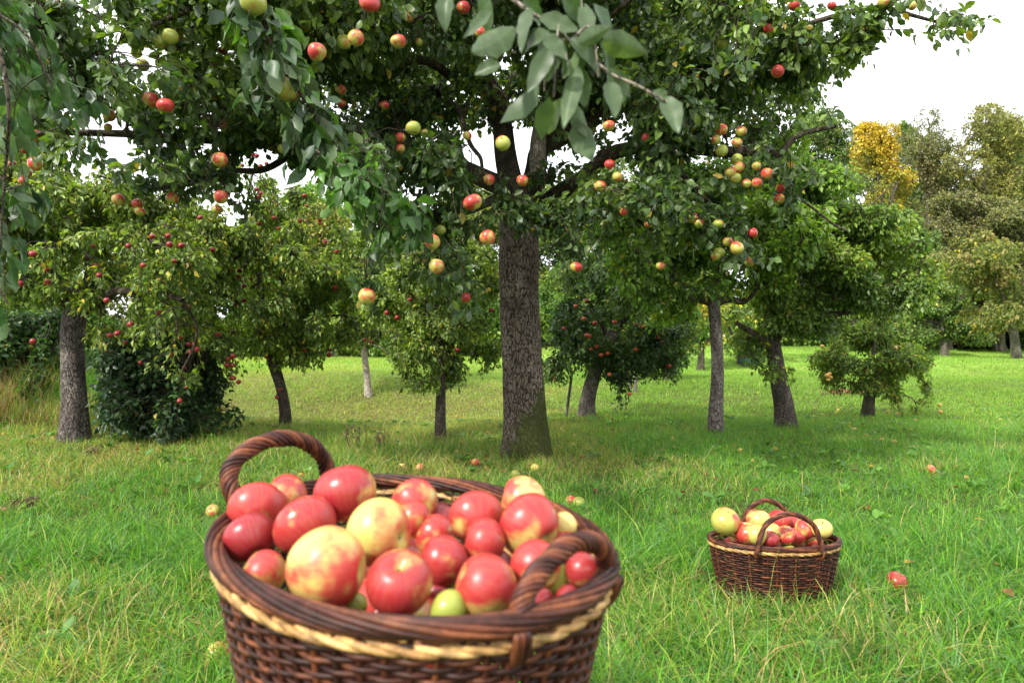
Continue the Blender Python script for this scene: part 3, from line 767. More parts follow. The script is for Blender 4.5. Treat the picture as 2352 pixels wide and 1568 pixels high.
# px, py, diameter px, drop below the camera, kind, tilt, label
BA = [
 (795, 1132, 145, .205, (0.98, .7, .1), (25, 10, 200), 'shiny red apple with a cream streak, highest on the heap beside the left handle'),
 (655, 1143, 108, .232, (0.72, .35, .2), (10, 30, 20), 'pinkish red apple behind the others, just inside the left handle'),
 (588, 1168, 125, .236, (0.92, .35, .2), (20, -20, 90), 'soft red apple under the left foot of the left handle'),
 (575, 1235, 122, .246, 'd', (0, 60, 10), 'dark crimson apple against the left edge of the large basket'),
 (703, 1208, 146, .232, (1.0, .5, .2), (15, 20, 150), 'large plain red apple below the topmost apple of the large basket'),
 (748, 1303, 190, .232, (0.56, .15, .3), (20, 40, 40), 'largest apple, yellow and pink, at the front left of the large basket'),
 (607, 1318, 108, .262, (0.58, .35, .8), (10, 10, 300), 'small half red half green apple at the front left edge of the large basket'),
 (868, 1222, 160, .222, (0.42, .1, .4), (30, -20, 120), 'large yellow apple with a brown spot in the middle of the large basket'),
 (918, 1342, 160, .244, (0.80, .6, .45), (-28, 18, 220), 'deep red apple with a yellow top at the front centre of the large basket'),
 (952, 1152, 112, .222, (0.72, .35, .4), (10, 0, 190), 'red apple with a yellow right cheek near the back rim of the large basket'),
 (1093, 1187, 125, .224, (0.95, .45, .3), (20, 15, 60), 'rosy red apple near the back rim, left of the two biggest right hand apples'),
 (1202, 1146, 108, .212, (0.50, .05, .0), (10, 10, 250), 'orange red apple furthest back on the right side of the heap'),
 (1218, 1206, 150, .226, (0.88, .45, .3), (10, -15, 200), 'big glossy red apple with a pale right cheek on the right of the heap'),
 (1018, 1287, 116, .250, (0.95, .6, .3), (0, 20, 30), 'round red apple right of the yellow one in the middle of the large basket'),
 (1113, 1247, 115, .240, (0.92, .5, .3), (20, 0, 80), 'red apple in the centre right of the heap with two bright glints'),
 (1118, 1345, 144, .252, (0.78, .45, .45), (10, 20, 110), 'red apple with a yellow streak at the front right of the large basket'),
 (1232, 1300, 122, .245, (0.9, .4, .3), (10, 20, 10), 'red apple half hidden behind the right handle'),
 (1272, 1330, 88, .262, (0.12, 0, .9), (0, 20, 10), 'green yellow apple seen through the right handle'),
 (1338, 1308, 82, .250, (1.0, .75, .3), (0, 20, 50), 'bright red apple under the arch of the right handle, rightmost in the heap'),
 (1010, 1192, 78, .250, 'd', (0, 0, 0), 'small purplish crimson apple deep in the middle of the heap'),
 (948, 1190, 100, .240, (0.62, .2, .3), (0, 0, 70), 'pinkish apple tucked behind the big yellow one'),
 (1000, 1232, 100, .262, (0.85, .3, .3), (0, 0, 70), 'dull pink red apple lower down behind the round red one'),
 (1030, 1402, 92, .268, (0.08, 0, .95), (-20, 10, 0), 'pale green apple at the very front edge of the large basket'),
 (1238, 1388, 80, .268, (1.0, .95, .2), (0, 0, 0), 'crimson apple low down beside the front foot of the right handle'),
 (818, 1392, 62, .280, (0.2, 0, .9), (0, 0, 0), 'small green apple in the gap left of the deep red front apple'),
 (1296, 1210, 70, .242, (0.3, 0, .2), (0, 0, 0), 'orange yellow apple peeping out at the right of the biggest right hand apple'),
 (1300, 1255, 75, .262, (0.9, .4, .2), (0, 0, 0), 'red apple just behind the arch of the right handle'),
 (1003, 1362, 62, .282, 'd', (0, 0, 0), 'dark red apple deep in the gap right of the deep red front apple'),
 (1052, 1352, 62, .285, (0.2, 0, .6), (0, 0, 0), 'yellow apple low between two red ones at the front of the large basket'),
 (1305, 1378, 70, .272, 'd', (0, 0, 0), 'crimson apple low in the right corner of the large basket'),
]
for px, py, w, drop, k, tl, lab in BA:
    p = P3(px, py, CAMZ-drop); r = w/2/F0*p[1]*0.985
    k = kindcol(k) if isinstance(k, str) else k
    if w not in (145, 160) or px in (868,): tl = ((px*7) % 50-40, (82 if w in (190, 160) else -78)+(px*3) % 24, (px*5) % 70-35)
    add_apple(p, r, *k, tuple(up(v) for v in tl), lab, 'apples heaped in the large basket', calyx=False)
for j in range(22):       # the layer underneath
    a_ = rng.uniform(0, 6.28); q = math.sqrt(rng.random())*0.78
    x = bc[0]+q*(0.27*math.cos(a_)*math.cos(2.1)-0.18*math.sin(a_)*math.sin(2.1)); y = bc[1]+q*(0.27*math.cos(a_)*math.sin(2.1)+0.18*math.sin(a_)*math.cos(2.1))
    add_apple((x, y, RZ-0.075+0.02*rng.random()-0.01), 0.036, *kindcol('rmrd'[j % 4]), tuple(rng.uniform(0, 6, 3)), 'apple in the lower layer of the large basket, mostly hidden by the apples on top', 'lower layer of apples in the large basket', stem=False)

SA = [(1665, 1197, 61, 2.36, (0.42, .2, .8), (20, 10, 20), 'large green apple with a pink top at the left end of the small basket'),
      (1741, 1195, 52, 2.44, (0.6, .2, .4), (0, 10, 60), 'orange pink apple behind the front handle of the small basket'),
      (1716, 1224, 56, 2.35, (0.55, .1, .4), (0, 0, 200), 'pale pink apple at the left foot of the front handle'),
      (1738, 1228, 44, 2.32, (0.12, 0, .5), (0, 0, 0), 'yellow apple just inside the left foot of the front handle'),
      (1790, 1197, 50, 2.47, (0.95, .5, .3), (0, 20, 0), 'bright red apple highest in the middle of the small basket'),
      (1815, 1202, 44, 2.50, (0.9, .5, .3), (0, 20, 0), 'red apple beneath the rear handle of the small basket'),
      (1771, 1222, 42, 2.40, (0.05, 0, .5), (0, 0, 0), 'pale yellow apple in the middle of the small basket'),
      (1768, 1238, 42, 2.32, 'd', (0, 0, 0), 'dark crimson apple at the middle of the front rim of the small basket'),
      (1805, 1228, 42, 2.34, (0.75, .4, .4), (80, 0, 0), 'red apple showing its eye beside the right foot of the front handle'),
      (1848, 1214, 42, 2.40, (0.7, .4, .3), (30, 30, 0), 'mottled red apple right of the handles of the small basket'),
      (1886, 1214, 46, 2.38, (0.14, 0, .4), (20, 0, 0), 'yellow apple at the right end of the small basket'),
      (1700, 1218, 40, 2.44, (0.7, .3, .3), (0, 0, 0), 'small red apple behind the pale pink one in the small basket'),
      (1828, 1232, 40, 2.40, (0.8, .4, .3), (0, 0, 0), 'red apple low beside the right foot of the front handle'),
      (1865, 1234, 40, 2.42, (0.7, .3, .3), (0, 0, 0), 'red apple low between the mottled and the yellow apple of the small basket')]
for px, py, w, d, k, tl, lab in SA:
    k = kindcol(k) if isinstance(k, str) else k
    add_apple(at(px, py, d), w/2/F0*d*1.08, *k, tuple(up(v) for v in tl), lab, 'apples in the small basket')
for j in range(9):
    a_ = j*.7; add_apple((SB[0]+(.15*math.cos(a_) if j < 8 else 0), SB[1]+(.07*math.sin(a_) if j < 8 else 0), sz-.035), .034, *kindcol('rmd'[j % 3]), tuple(rng.uniform(0, 6, 3)), 'apple in the lower layer of the small basket, mostly hidden by those on top', 'lower layer of apples in the small basket', stem=False, hi=False)
add_apple(gp(2060, 1362)+np.array([0, 0, .042]), 0.038, 1.5, .7, .3, (up(20), up(15), 0), 'single red apple lying in the grass right of the small basket', 'windfall apples in the grass')

# ------------------------------------------------------------------ apples hanging on the big tree: px, py, diameter px, kind
HA = [('hung in the top left of the crown', [(86, 312, 28, 'm'), (81, 377, 32, 'm'), (60, 397, 24, 'r'), (53, 415, 20, 'r'), (250, 265, 30, 'm'), (238, 241, 25, 'g'), (248, 293, 20, 'm'), (346, 229, 36, 'r'), (380, 243, 38, 'r'), (512, 118, 22, 'r'), (392, 85, 36, 'g'), (368, 97, 34, 'g'), (313, 122, 26, 'g'), (328, 150, 30, 'g'), (356, 128, 20, 'r'), (425, 22, 26, 'm')]),
      ('hung under the long left limb', [(518, 290, 30, 'g'), (505, 367, 36, 'm'), (507, 453, 34, 'm'), (498, 482, 26, 'g'), (316, 468, 26, 'm'), (321, 486, 24, 'g'), (395, 455, 30, 'm'), (272, 458, 28, 'm'), (650, 342, 26, 'g')]),
      ('hung in the crown left of the fork', [(728, 120, 45, 'm'), (757, 125, 22, 'm'), (848, 8, 50, 'r'), (818, 88, 38, 'm'), (790, 97, 35, 'g'), (915, 96, 37, 'm'), (962, 98, 20, 'g'), (1105, 75, 33, 'r'), (1065, 18, 32, 'r'), (938, 40, 28, 'm'), (883, 242, 24, 'r'), (783, 206, 24, 'm'), (783, 237, 22, 'r')]),
      ('hung just beside the trunk fork', [(950, 295, 36, 'g'), (1155, 330, 37, 'g'), (920, 316, 25, 'm'), (920, 342, 22, 'm'), (975, 305, 20, 'm'), (1073, 312, 22, 'm'), (1086, 465, 46, 'r'), (1123, 413, 27, 'r'), (1200, 415, 28, 'm')]),
      ('hanging low left of the trunk', [(908, 525, 30, 'g'), (993, 556, 38, 'm'), (1012, 528, 24, 'g'), (1120, 546, 38, 'm'), (1003, 612, 36, 'm'), (1068, 684, 30, 'r'), (842, 681, 42, 'm')]),
      ('hung in the crown right of the fork', [(1336, 302, 36, 'r'), (1398, 290, 32, 'm'), (1408, 110, 28, 'r'), (1483, 317, 21, 'r'), (1655, 88, 26, 'g'), (1658, 103, 26, 'g'), (1786, 165, 30, 'r'), (1765, 67, 24, 'r'), (1824, 14, 26, 'r'), (1910, 14, 22, 'r'), (1378, 428, 30, 'm'), (1418, 407, 26, 'm'), (1400, 378, 24, 'r'), (1433, 487, 20, 'm'), (1490, 515, 21, 'm')]),
      ('in the thick right cluster', [(1657, 298, 29, 'm'), (1702, 302, 26, 'm'), (1645, 322, 24, 'g'), (1692, 328, 26, 'g'), (1658, 347, 29, 'g'), (1693, 365, 26, 'g'), (1697, 384, 26, 'm'), (1678, 397, 28, 'm'), (1690, 410, 26, 'g'), (1738, 382, 22, 'm'), (1762, 400, 31, 'm'), (1738, 421, 26, 'm'), (1715, 422, 22, 'm'), (1793, 433, 21, 'r'), (1791, 457, 27, 'm')]),
      ('hanging low on the right side', [(1323, 614, 30, 'm'), (1589, 500, 30, 'm'), (1604, 514, 24, 'g'), (1650, 515, 26, 'g'), (1517, 611, 22, 'm'), (1672, 556, 25, 'm'), (1692, 570, 32, 'm'), (1729, 535, 24, 'r'), (1722, 601, 28, 'm'), (1652, 580, 26, 'g'), (1645, 587, 24, 'g')])]
CW = {'r': 'mostly red', 'm': 'red and yellow', 'g': 'green'}
ORD = ['leftmost', 'second from the left', 'third from the left', 'fourth from the left', 'fifth from the left', 'sixth from the left', 'seventh from the left', 'eighth from the left', 'ninth from the left', 'tenth from the left']
hung = []
for area, L in HA:
    L = sorted(L)
    for k in 'rmg':
        S = [q for q in L if q[3] == k]
        for n_, (px, py, w, _) in enumerate(S):
            d = float(np.clip(0.071*F0/w, 2.2, 3.7)); D = w/F0*d
            p = at(px, py, d); r = D/2
            if len(S) == 1: who = 'the only such one'
            elif n_ == len(S)-1: who = 'rightmost'
            else: who = ORD[n_]
            lab = '%s apple %s, %s' % (CW[k], area, who)
            hung.append((p, r))
            add_apple(p, r*.97, *kindcol(k), (rng.normal(0, .35), rng.normal(0, .35), rng.uniform(0, 6.28)), lab, 'apples hanging on the big tree', hang=True, calyx=r > .03 and rng.random() < .7)
for px, py, w, d, lab in ((655, 205, 60, 2.1, 'big pale apple with a leaf across it on the near hanging branch'), (580, 6, 62, 2.0, 'big apple cut by the top edge on the near hanging branch'), (2028, 6, 24, 3.6, 'red apple at the top edge on the far right branch of the big tree'), (2096, 14, 20, 3.6, 'yellowish apple at the top edge on the far right branch of the big tree')):
    p = at(px, py, d); r = w/2/F0*d; hung.append((p, r)); add_apple(p, r, *kindcol('m' if d > 3 else 'g'), (0.3, 0.2, 1.0), lab, 'apples hanging on the big tree')

# ------------------------------------------------------------------ the big tree
DG = [[0.032, 0.066, 0.016], [0.055, 0.105, 0.020], [0.085, 0.145, 0.027], [0.042, 0.085, 0.032], [0.135, 0.205, 0.035]]
def B(px, py, d, rx, ry, rz, w=1.0): return (at(px, py, d), np.array([rx/F0*d, rz, ry/F0*d]), w)
base = gp(1207, 1052); D0 = float(base[1])
root = empty('apple_tree', base, 'big old apple tree with a thick bare trunk in the centre, laden with large apples', 'tree')
def a0(px, py, dd=0.0): return at(px, py, D0+dd)
tr = trunk_tube([base-np.array([0, 0, .08]), a0(1205, 960), a0(1198, 800), a0(1192, 660), a0(1193, 540), a0(1200, 455)],
                [0.192, 0.160, 0.152, 0.148, 0.152, 0.165], 90, M['bark_main'], root, rough=0.028, flare=0.30, sides=56, seed=5)
sk = Skel()
LM = [([a0(1196, 500), a0(1165, 400), a0(1150, 300), a0(1135, 220), a0(1100, 140), a0(1090, 40), a0(1060, -80)], .105, .035),
      ([a0(1150, 300), a0(1110, 210, -.1), a0(1080, 165, -.2), a0(1040, 190, -.4), a0(960, 160, -.6), a0(880, 150, -.8), a0(800, 140, -1.0), a0(690, 110, -1.2)], .055, .012),
      ([a0(1135, 225), a0(1075, 200, -.1), a0(1000, 215, -.3), a0(930, 245, -.5), a0(875, 280, -.7), a0(820, 300, -.8)], .052, .02),
      ([a0(1180, 440), a0(1080, 400, -.1), a0(960, 350, -.2), a0(800, 330, -.4), a0(690, 345, -.6), a0(600, 325, -.8), a0(500, 310, -1.0), a0(400, 315, -1.2), a0(200, 298, -1.4), a0(60, 310, -1.5)], .080, .012),
      ([a0(1000, 215, -.3), a0(1040, 255, -.5), a0(1055, 300, -.7), a0(1100, 350, -.9), a0(1110, 400, -1.0)], .024, .010),
      ([a0(1205, 470), a0(1230, 400), a0(1240, 340), a0(1300, 320, .1), a0(1370, 270, .3), a0(1470, 160, .6), a0(1510, 90, .8), a0(1545, 10, .9), a0(1560, -80, 1)], .095, .028),
      ([a0(1215, 500), a0(1260, 465), a0(1330, 420, -.2), a0(1400, 360, -.4), a0(1500, 330, -.7), a0(1620, 345, -1.0), a0(1740, 335, -1.2), a0(1780, 350, -1.25), a0(1830, 310, -1.3), a0(1920, 290, -1.4)], .080, .010),
      ([a0(1780, 350, -1.25), a0(1800, 400, -1.3), a0(1830, 450, -1.35), a0(1900, 500, -1.4), a0(1945, 530, -1.4)], .014, .005),
      ([a0(1500, 330, -.7), a0(1560, 400, -.9), a0(1620, 470, -1.1), a0(1680, 530, -1.2)], .024, .007),
      ([a0(1330, 420, -.2), a0(1420, 480, -.5), a0(1500, 540, -.8), a0(1560, 590, -.9)], .022, .006),
      ([a0(1400, 250, .3), a0(1480, 200, -.1), a0(1600, 150, -.5), a0(1720, 120, -.8), a0(1850, 60, -1.0), a0(2000, 15, -1.2), a0(2120, 45, -1.3), a0(2190, 62, -1.3), a0(2235, 55, -1.3)], .035, .004),
      ([a0(1720, 120, -.8), a0(1800, 160, -1.0), a0(1850, 110, -1.1), a0(1960, 95, -1.2), a0(1990, 120, -1.2)], .014, .004),
      ([a0(1180, 430), a0(1100, 470, -.5), a0(1010, 500, -1.0), a0(930, 500, -1.3), a0(860, 560, -1.5), a0(840, 640, -1.5)], .040, .006),
      ([a0(1010, 500, -1.0), a0(1000, 570, -1.2), a0(1040, 640, -1.3), a0(1060, 700, -1.3)], .016, .005),
      ([a0(690, 345, -.6), a0(600, 380, -.9), a0(520, 400, -1.2), a0(400, 430, -1.4), a0(310, 450, -1.5)], .028, .006),
      ([a0(1100, 140), a0(1000, 60, -.8), a0(850, 0, -1.3), a0(650, -20, -1.6), a0(480, 30, -1.8), a0(300, 80, -1.9)], .040, .01),
      ([a0(1150, 250), a0(1180, 150, .8), a0(1100, 60, 1.5), a0(900, 0, 2.0)], .05, .015),
      ([a0(1240, 340), a0(1380, 240, 1.0), a0(1600, 180, 1.6), a0(1750, 200, 1.8)], .05, .012),
      ([a0(1240, 300), a0(1300, 200, -.6), a0(1350, 100, -1.1), a0(1450, 0, -1.5)], .04, .012)]
for pts, r0, r1 in LM: sk.limb(pts, r0, r1, 26, wig=0.16)
BL = [B(1030, 270, 4.7, 80, 50, .5, .9), B(960, 330, 4.4, 70, 40, .5, .9), B(1070, 380, 4.5, 60, 50, .5, .8), B(1310, 520, 4.3, 70, 60, .5, .7), B(1260, 470, 4.1, 60, 35, .4, .8), B(120, 120, 3.6, 190, 170, .9), B(330, 190, 3.7, 250, 220, 1.0, 1.1), B(300, 380, 3.6, 230, 90, .8, .9), B(560, 100, 3.8, 230, 170, 1.1, 1.1), B(520, 300, 3.8, 220, 75, .9), B(500, 440, 3.6, 90, 60, .5, .7),
      B(760, 120, 4.0, 200, 180, 1.2), B(780, 290, 4.0, 200, 100, 1.0), B(900, 60, 4.4, 260, 140, 1.6, 1.0), B(980, 200, 4.3, 200, 120, 1.3), B(900, 430, 3.7, 160, 120, .8, 1.1), B(1040, 430, 3.9, 130, 110, .7, 1.1),
      B(920, 560, 3.6, 90, 80, .5, 1.0), B(1040, 590, 3.6, 80, 100, .45, 1.0), B(850, 650, 3.4, 45, 45, .25, 1.0), B(1060, 690, 3.5, 45, 35, .25, .8), B(1170, 480, 3.9, 110, 50, .4, .9), B(1200, 100, 4.8, 260, 150, 1.8, .9),
      B(1420, 130, 4.8, 250, 170, 1.6, 1.0), B(1400, 330, 4.3, 190, 120, 1.0, 1.1), B(1350, 440, 4.1, 100, 70, .6, .9), B(1600, 130, 4.3, 200, 150, 1.2, 1.1), B(1600, 310, 4.0, 200, 120, 1.0, 1.1), B(1780, 130, 4.0, 130, 120, .9, .9),
      B(1480, 480, 4.0, 140, 90, .7, .9), B(1620, 520, 3.8, 130, 90, .6, 1.0), B(1720, 400, 3.8, 120, 90, .6, .9), B(1700, 580, 3.7, 70, 50, .4, .8), B(1330, 590, 4.0, 60, 60, .4, .9), B(1800, 480, 3.8, 70, 50, .4, .5),
      B(1850, 290, 3.6, 100, 45, .4, .6), B(1900, 60, 3.8, 90, 70, .6, 1.2), B(2050, 20, 3.7, 120, 40, .35, 2.2), B(2165, 62, 3.6, 70, 26, .16, 5.0), B(1965, 105, 3.7, 45, 35, .2, 3.0), B(1930, 380, 3.7, 50, 40, .25, .5),
      B(700, 20, 3.4, 300, 120, .9, .9), B(1200, -60, 4.5, 700, 120, 1.6, .6), B(1100, 60, 6.2, 500, 160, 1.4, .5), B(1500, 200, 6.4, 400, 180, 1.2, .5), B(700, 130, 5.8, 400, 150, 1.0, .35)]
holes = [(at(1095, 300, 4.3), np.array([.17, 3.5, .22])), (at(360, 165, 3.7), np.array([.06, 2.0, .09])), (at(640, 395, 3.9), np.array([.24, 2.0, .17])), (at(1010, 95, 4.2), np.array([.06, 2.5, .09])),
         (at(1215, 880, 4), np.array([.35, 3, .72])), (at(1238, 300, 4.2), np.array([.09, .65, .26])), (at(1270, 400, 4.2), np.array([.15, .6, .16])), (at(900, 255, 3.9), np.array([.2, .7, .13])),
         (at(1060, 215, 4.0), np.array([.30, .8, .16]))]
BL = frag(BL, 11, .22, .46)
A = sample_blobs(BL, 420, 77, 0.4)
sk.grow(A, rmax=.020)
sk.build('limbs', M['bark_limb'], root)
# pale broken snag beside the fork
g = Geo(); p = spline([a0(1234, 400, -.13), a0(1236, 330, -.13), a0(1243, 280, -.13), a0(1246, 235, -.13)], 14)
g.add(*tubes(p, np.array([.05, .055, .06, .06, .06, .058, .056, .055, .054, .05, .046, .04, .03, .012]), 12)); g.build('broken_stub', M['bark_pale'], root)
crown(sk, BL, 9000, 12, 0.054, DG, 100, hi=True, droop=.35, clump=.52, csc=2.4, maxd=.55, parent=root, holes=holes, apples=hung, yellow=.012, ycol=(.36, .25, .03), wl=.66)

# near branches hanging into the top of the picture
NL = [[0.030, 0.065, 0.030], [0.042, 0.085, 0.035], [0.085, 0.135, 0.055]]
def near_branch(paths, r0, blobs, ntw, lpt, L, cols, label, seed, droop=.6, wood='bark_limb', hi=True, extra=None, maxd=.3, apples=(), clump=.3):
    rt = empty('apple_branch', paths[0][0], label, 'branch', None)
    s = Skel()
    for i_, p_ in enumerate(paths): s.limb(p_, r0*(1 if i_ == 0 else .6), r0*.35, 24)
    s.build('limb', M[wood], rt)
    crown(s, blobs, ntw, lpt, L, cols, seed, hi=True, droop=droop, clump=clump, csc=3.0, maxd=maxd, parent=rt, woodmat=wood, apples=apples, yellow=.0, tr=.0016, extra=extra, name='leaves')
    return rt
# explicit big leaves of the centre branch: base px, tip px, distance, width m, colour
FL = [((1180, 62), (1072, 150), .88, .046, 2), ((1150, 150), (1085, 165), .9, .03, 0), ((1262, 78), (1170, 118), .86, .036, 1), ((1268, 105), (1210, 208), .86, .032, 0), ((1290, 115), (1235, 190), .9, .03, 1),
      ((1326, 150), (1290, 290), .88, .034, 2), ((1335, 160), (1345, 250), .9, .03, 1), ((1385, 90), (1478, 120), .86, .042, 2), ((1400, 188), (1415, 268), .88, .034, 1), ((1385, 110), (1430, 200), .92, .028, 1),
      ((1525, 225), (1562, 298), .9, .036, 1), ((1530, 230), (1500, 205), .9, .022, 1), ((1130, 30), (1060, 88), .88, .034, 1), ((1030, -10), (1010, 52), .9, .032, 0), ((1110, -20), (1125, 90), .9, .030, 1),
      ((1215, 20), (1190, 110), .9, .032, 0), ((1240, 40), (1330, 75), .88, .034, 1), ((1290, -10), (1350, 60), .9, .034, 1), ((1310, 90), (1390, 150), .88, .03, 0), ((1330, 100), (1400, 60), .86, .028, 2),
      ((1340, 10), (1360, 90), .92, .03, 1), ((1250, 80), (1300, 140), .84, .032, 1), ((1200, 0), (1260, 60), .9, .034, 1), ((1270, 70), (1240, 150), .88, .032, 1), ((1440, 170), (1430, 240), .9, .02, 1)]
lb = np.array([at(*q[0], q[2]) for q in FL]); lt = np.array([at(*q[1], q[2]+.02*((i*7) % 5-2)) for i, q in enumerate(FL)])
Lh = np.linalg.norm(lt-lb, axis=1)*1.0
ex = leaf_big(lb, lt-lb, np.stack([rng.uniform(-.5, .5, len(FL)), np.array([1.0 if q[4] == 2 else -1.0 for q in FL])*.9, rng.uniform(0, .5, len(FL))], -1), Lh, np.array([q[3]*.88 for q in FL]), np.array([NL[q[4]] for q in FL])*.9)
near_branch([[hpt(1120, -60, .92), hpt(1180, 0, .91), hpt(1250, 50, .9), hpt(1330, 110, .89), hpt(1400, 168, .88), hpt(1460, 195, .88), hpt(1520, 228, .89), hpt(1545, 245, .9)]],
            .0036, [B(1290, 60, .9, 110, 60, .05), B(1350, -30, .95, 160, 20, .06)], 5, 3, .050, NL, 'blurred close apple twig with large pale leaves reaching down from the top edge', 301, extra=ex, maxd=.08, wood='bark_pale')
near_branch([[at(-60, -40, 1.7), at(0, 120, 1.7), at(20, 260, 1.7), at(10, 420, 1.75), at(0, 560, 1.75)], [at(-60, 0, 1.8), at(60, 80, 1.8), at(120, 200, 1.8)], [at(0, 560, 1.75), at(-10, 640, 1.75), at(20, 700, 1.75)]],
            .008, [B(20, 150, 2.0, 75, 100, .2), B(-20, 380, 1.85, 45, 190, .15), B(-5, 640, 1.8, 22, 80, .08), B(60, 60, 2.1, 90, 50, .2), B(190, 190, 2.6, 50, 60, .2)], 70, 6, .062, [[.03, .075, .028], [.045, .105, .035], [.07, .14, .05]], 'drooping leafy apple branch close up at the left edge', 302, droop=.8, maxd=.3)
near_branch([[at(580, -40, 2.1), at(610, 60, 2.1), at(650, 150, 2.1), at(690, 215, 2.1), at(740, 290, 2.15), at(770, 330, 2.2)]],
            .009, [B(640, 120, 2.1, 60, 110, .15), B(720, 260, 2.15, 60, 60, .12), B(590, 0, 2.1, 60, 50, .15)], 50, 7, .07, NL[:2]+[[.08, .17, .03]], 'thin dark apple branch hanging down left of the centre with a pale apple', 303, maxd=.25, apples=hung[-4:-2])
near_branch([[at(700, 330, 2.9), at(790, 385, 2.7), at(850, 420, 2.6), at(920, 460, 2.6), at(1000, 530, 2.6)]],
            .007, [B(830, 405, 2.65, 80, 40, .12), B(920, 470, 2.6, 60, 45, .1), B(770, 370, 2.75, 40, 30, .1)], 44, 7, .062, [[.09, .2, .03], [.12, .25, .035], [.06, .14, .03]], 'bright green leafy twig crossing in front left of the trunk', 304, maxd=.2)

# ------------------------------------------------------------------ the other orchard trees
def orchard_tree(bpx, bpy, tpts, rad, limbs, blobs, ntw, lpt, L, cols, seed, label, bark='bark_grey', fruit=None, hi=False, nattr=140, clump=.57, csc=2.6, maxd=.6, yellow=.03, ycol=(.45, .36, .03), droop=.4, group=None, flare=.25, mat='leaf', rmax=.018, shift=0.0, wl=.6, nfrag=8):
    b = gp(bpx, bpy); d0 = float(b[1])
    rt = empty('apple_tree', b, label, 'tree', group)
    f = lambda q: at(q[0], q[1], d0+(q[2] if len(q) > 2 else 0))
    tp = [b-np.array([0, 0, .06])]+[f(q) for q in tpts]
    trunk_tube(tp, [r/F0*d0/2 for r in rad], 40, M[bark], rt, flare=flare, sides=24, seed=seed)
    s = Skel(); s.P.append(tp[-1]); s.R.append(rad[-1]/F0*d0/2*.7)
    for lp, r0, r1 in limbs: s.limb([f(q) for q in lp], r0/F0*d0/2, r1/F0*d0/2, 18, wig=.2)
    bl = [B(q[0], q[1], d0+q[5], q[2], q[3], q[4], q[6] if len(q) > 6 else 1.0) for q in blobs]
    bl = frag(bl, nfrag)
    s.grow(sample_blobs(bl, nattr, seed+50, .35), rmax=rmax)
    s.build('limbs', M[bark if bark == 'bark_pale' else 'bark_limb'], rt)
    crown(s, bl, ntw, lpt, L, np.asarray(cols)*[1.45, 1.28, 1.1], seed, hi=hi, droop=droop, clump=clump, csc=csc, maxd=maxd, parent=rt, yellow=yellow, ycol=ycol, mat=mat, apples=[], wl=wl)
    return rt, bl, d0
FARFRUIT = []
def small_fruit(bl, n, rpx, d0, kind, label, group, explicit=(), areas=None):
    """named ones get an object each, the rest of the crop goes to one object of far fruit"""
    if areas is None:
        for px, py, dd in explicit: FARFRUIT.append((at(px, py, d0+dd), rpx/F0*d0*rng.uniform(.8, 1.1), kind))
    else:
        left = list(explicit)
        for aname, cond in areas:
            S = sorted(q for q in left if cond(*q[:2])); left = [q for q in left if q not in S]
            while S:
                T, S = S[:10], S[10:]
                for i_, (px, py, dd) in enumerate(T):
                    who = ORD[i_] if i_ < len(T)-1 or len(T) == 1 else 'rightmost'
                    add_apple(at(px, py, d0+dd), rpx/F0*d0*rng.uniform(.85, 1.12), *kindcol(kind), (rng.uniform(-.6, .6), rng.uniform(-.6, .6), rng.uniform(0, 6)), '%s %s, %s' % (label, aname, who), group, hi=False, stem=False)
    if n:
        for p in sample_blobs(bl, n, 5, .3): FARFRUIT.append((p, rpx/F0*d0*rng.uniform(.75, 1.1), kind))
def far_fruit():
    for kind, name, lab in (('d', 'dark_red_apples', 'more small dark red apples deep in the crowns of the trees at the left'), ('r', 'red_apples', 'small red apples far off in the dense dark crown'), ('y', 'yellow_apples', 'small yellow apples on and under the drooping tree at the right')):
        L = [q for q in FARFRUIT if q[2] == kind]
        if not L: continue
        me = AL[0]; nv = len(me.vertices); co = np.empty(nv*3); me.vertices.foreach_get('co', co); co = co.reshape(-1, 3)
        F = np.array([tuple(p.vertices) for p in me.polygons]); g = Geo()
        for c, r, _ in L: g.add(co*r*np.array([1, 1, rng.uniform(.9, 1.1)])+c, F)
        m, t, o = newmat(name); ni = N(t, 'ShaderNodeNewGeometry')
        base = {'d': ((.20, .004, .016), (.30, .02, .02)), 'r': ((.33, .02, .02), (.40, .09, .03)), 'y': ((.62, .5, .09), (.7, .35, .09))}[kind]
        p_ = N(t, 'ShaderNodeBsdfPrincipled', i_Roughness=.35); t.links.new(mixc(t, ni.outputs['Random Per Island'], *base), p_.inputs['Base Color']); t.links.new(p_.outputs[0], o.inputs['Surface'])
        tag(g.build(name, m), lab, 'apples', kind='stuff')
LG = [[.075, .14, .022], [.12, .20, .028], [.17, .26, .035], [.07, .13, .025]]
MG = [[.035, .085, .020], [.055, .12, .024], [.08, .16, .028]]
YG = [[.10, .17, .03], [.14, .22, .035], [.17, .25, .03], [.07, .13, .025]]
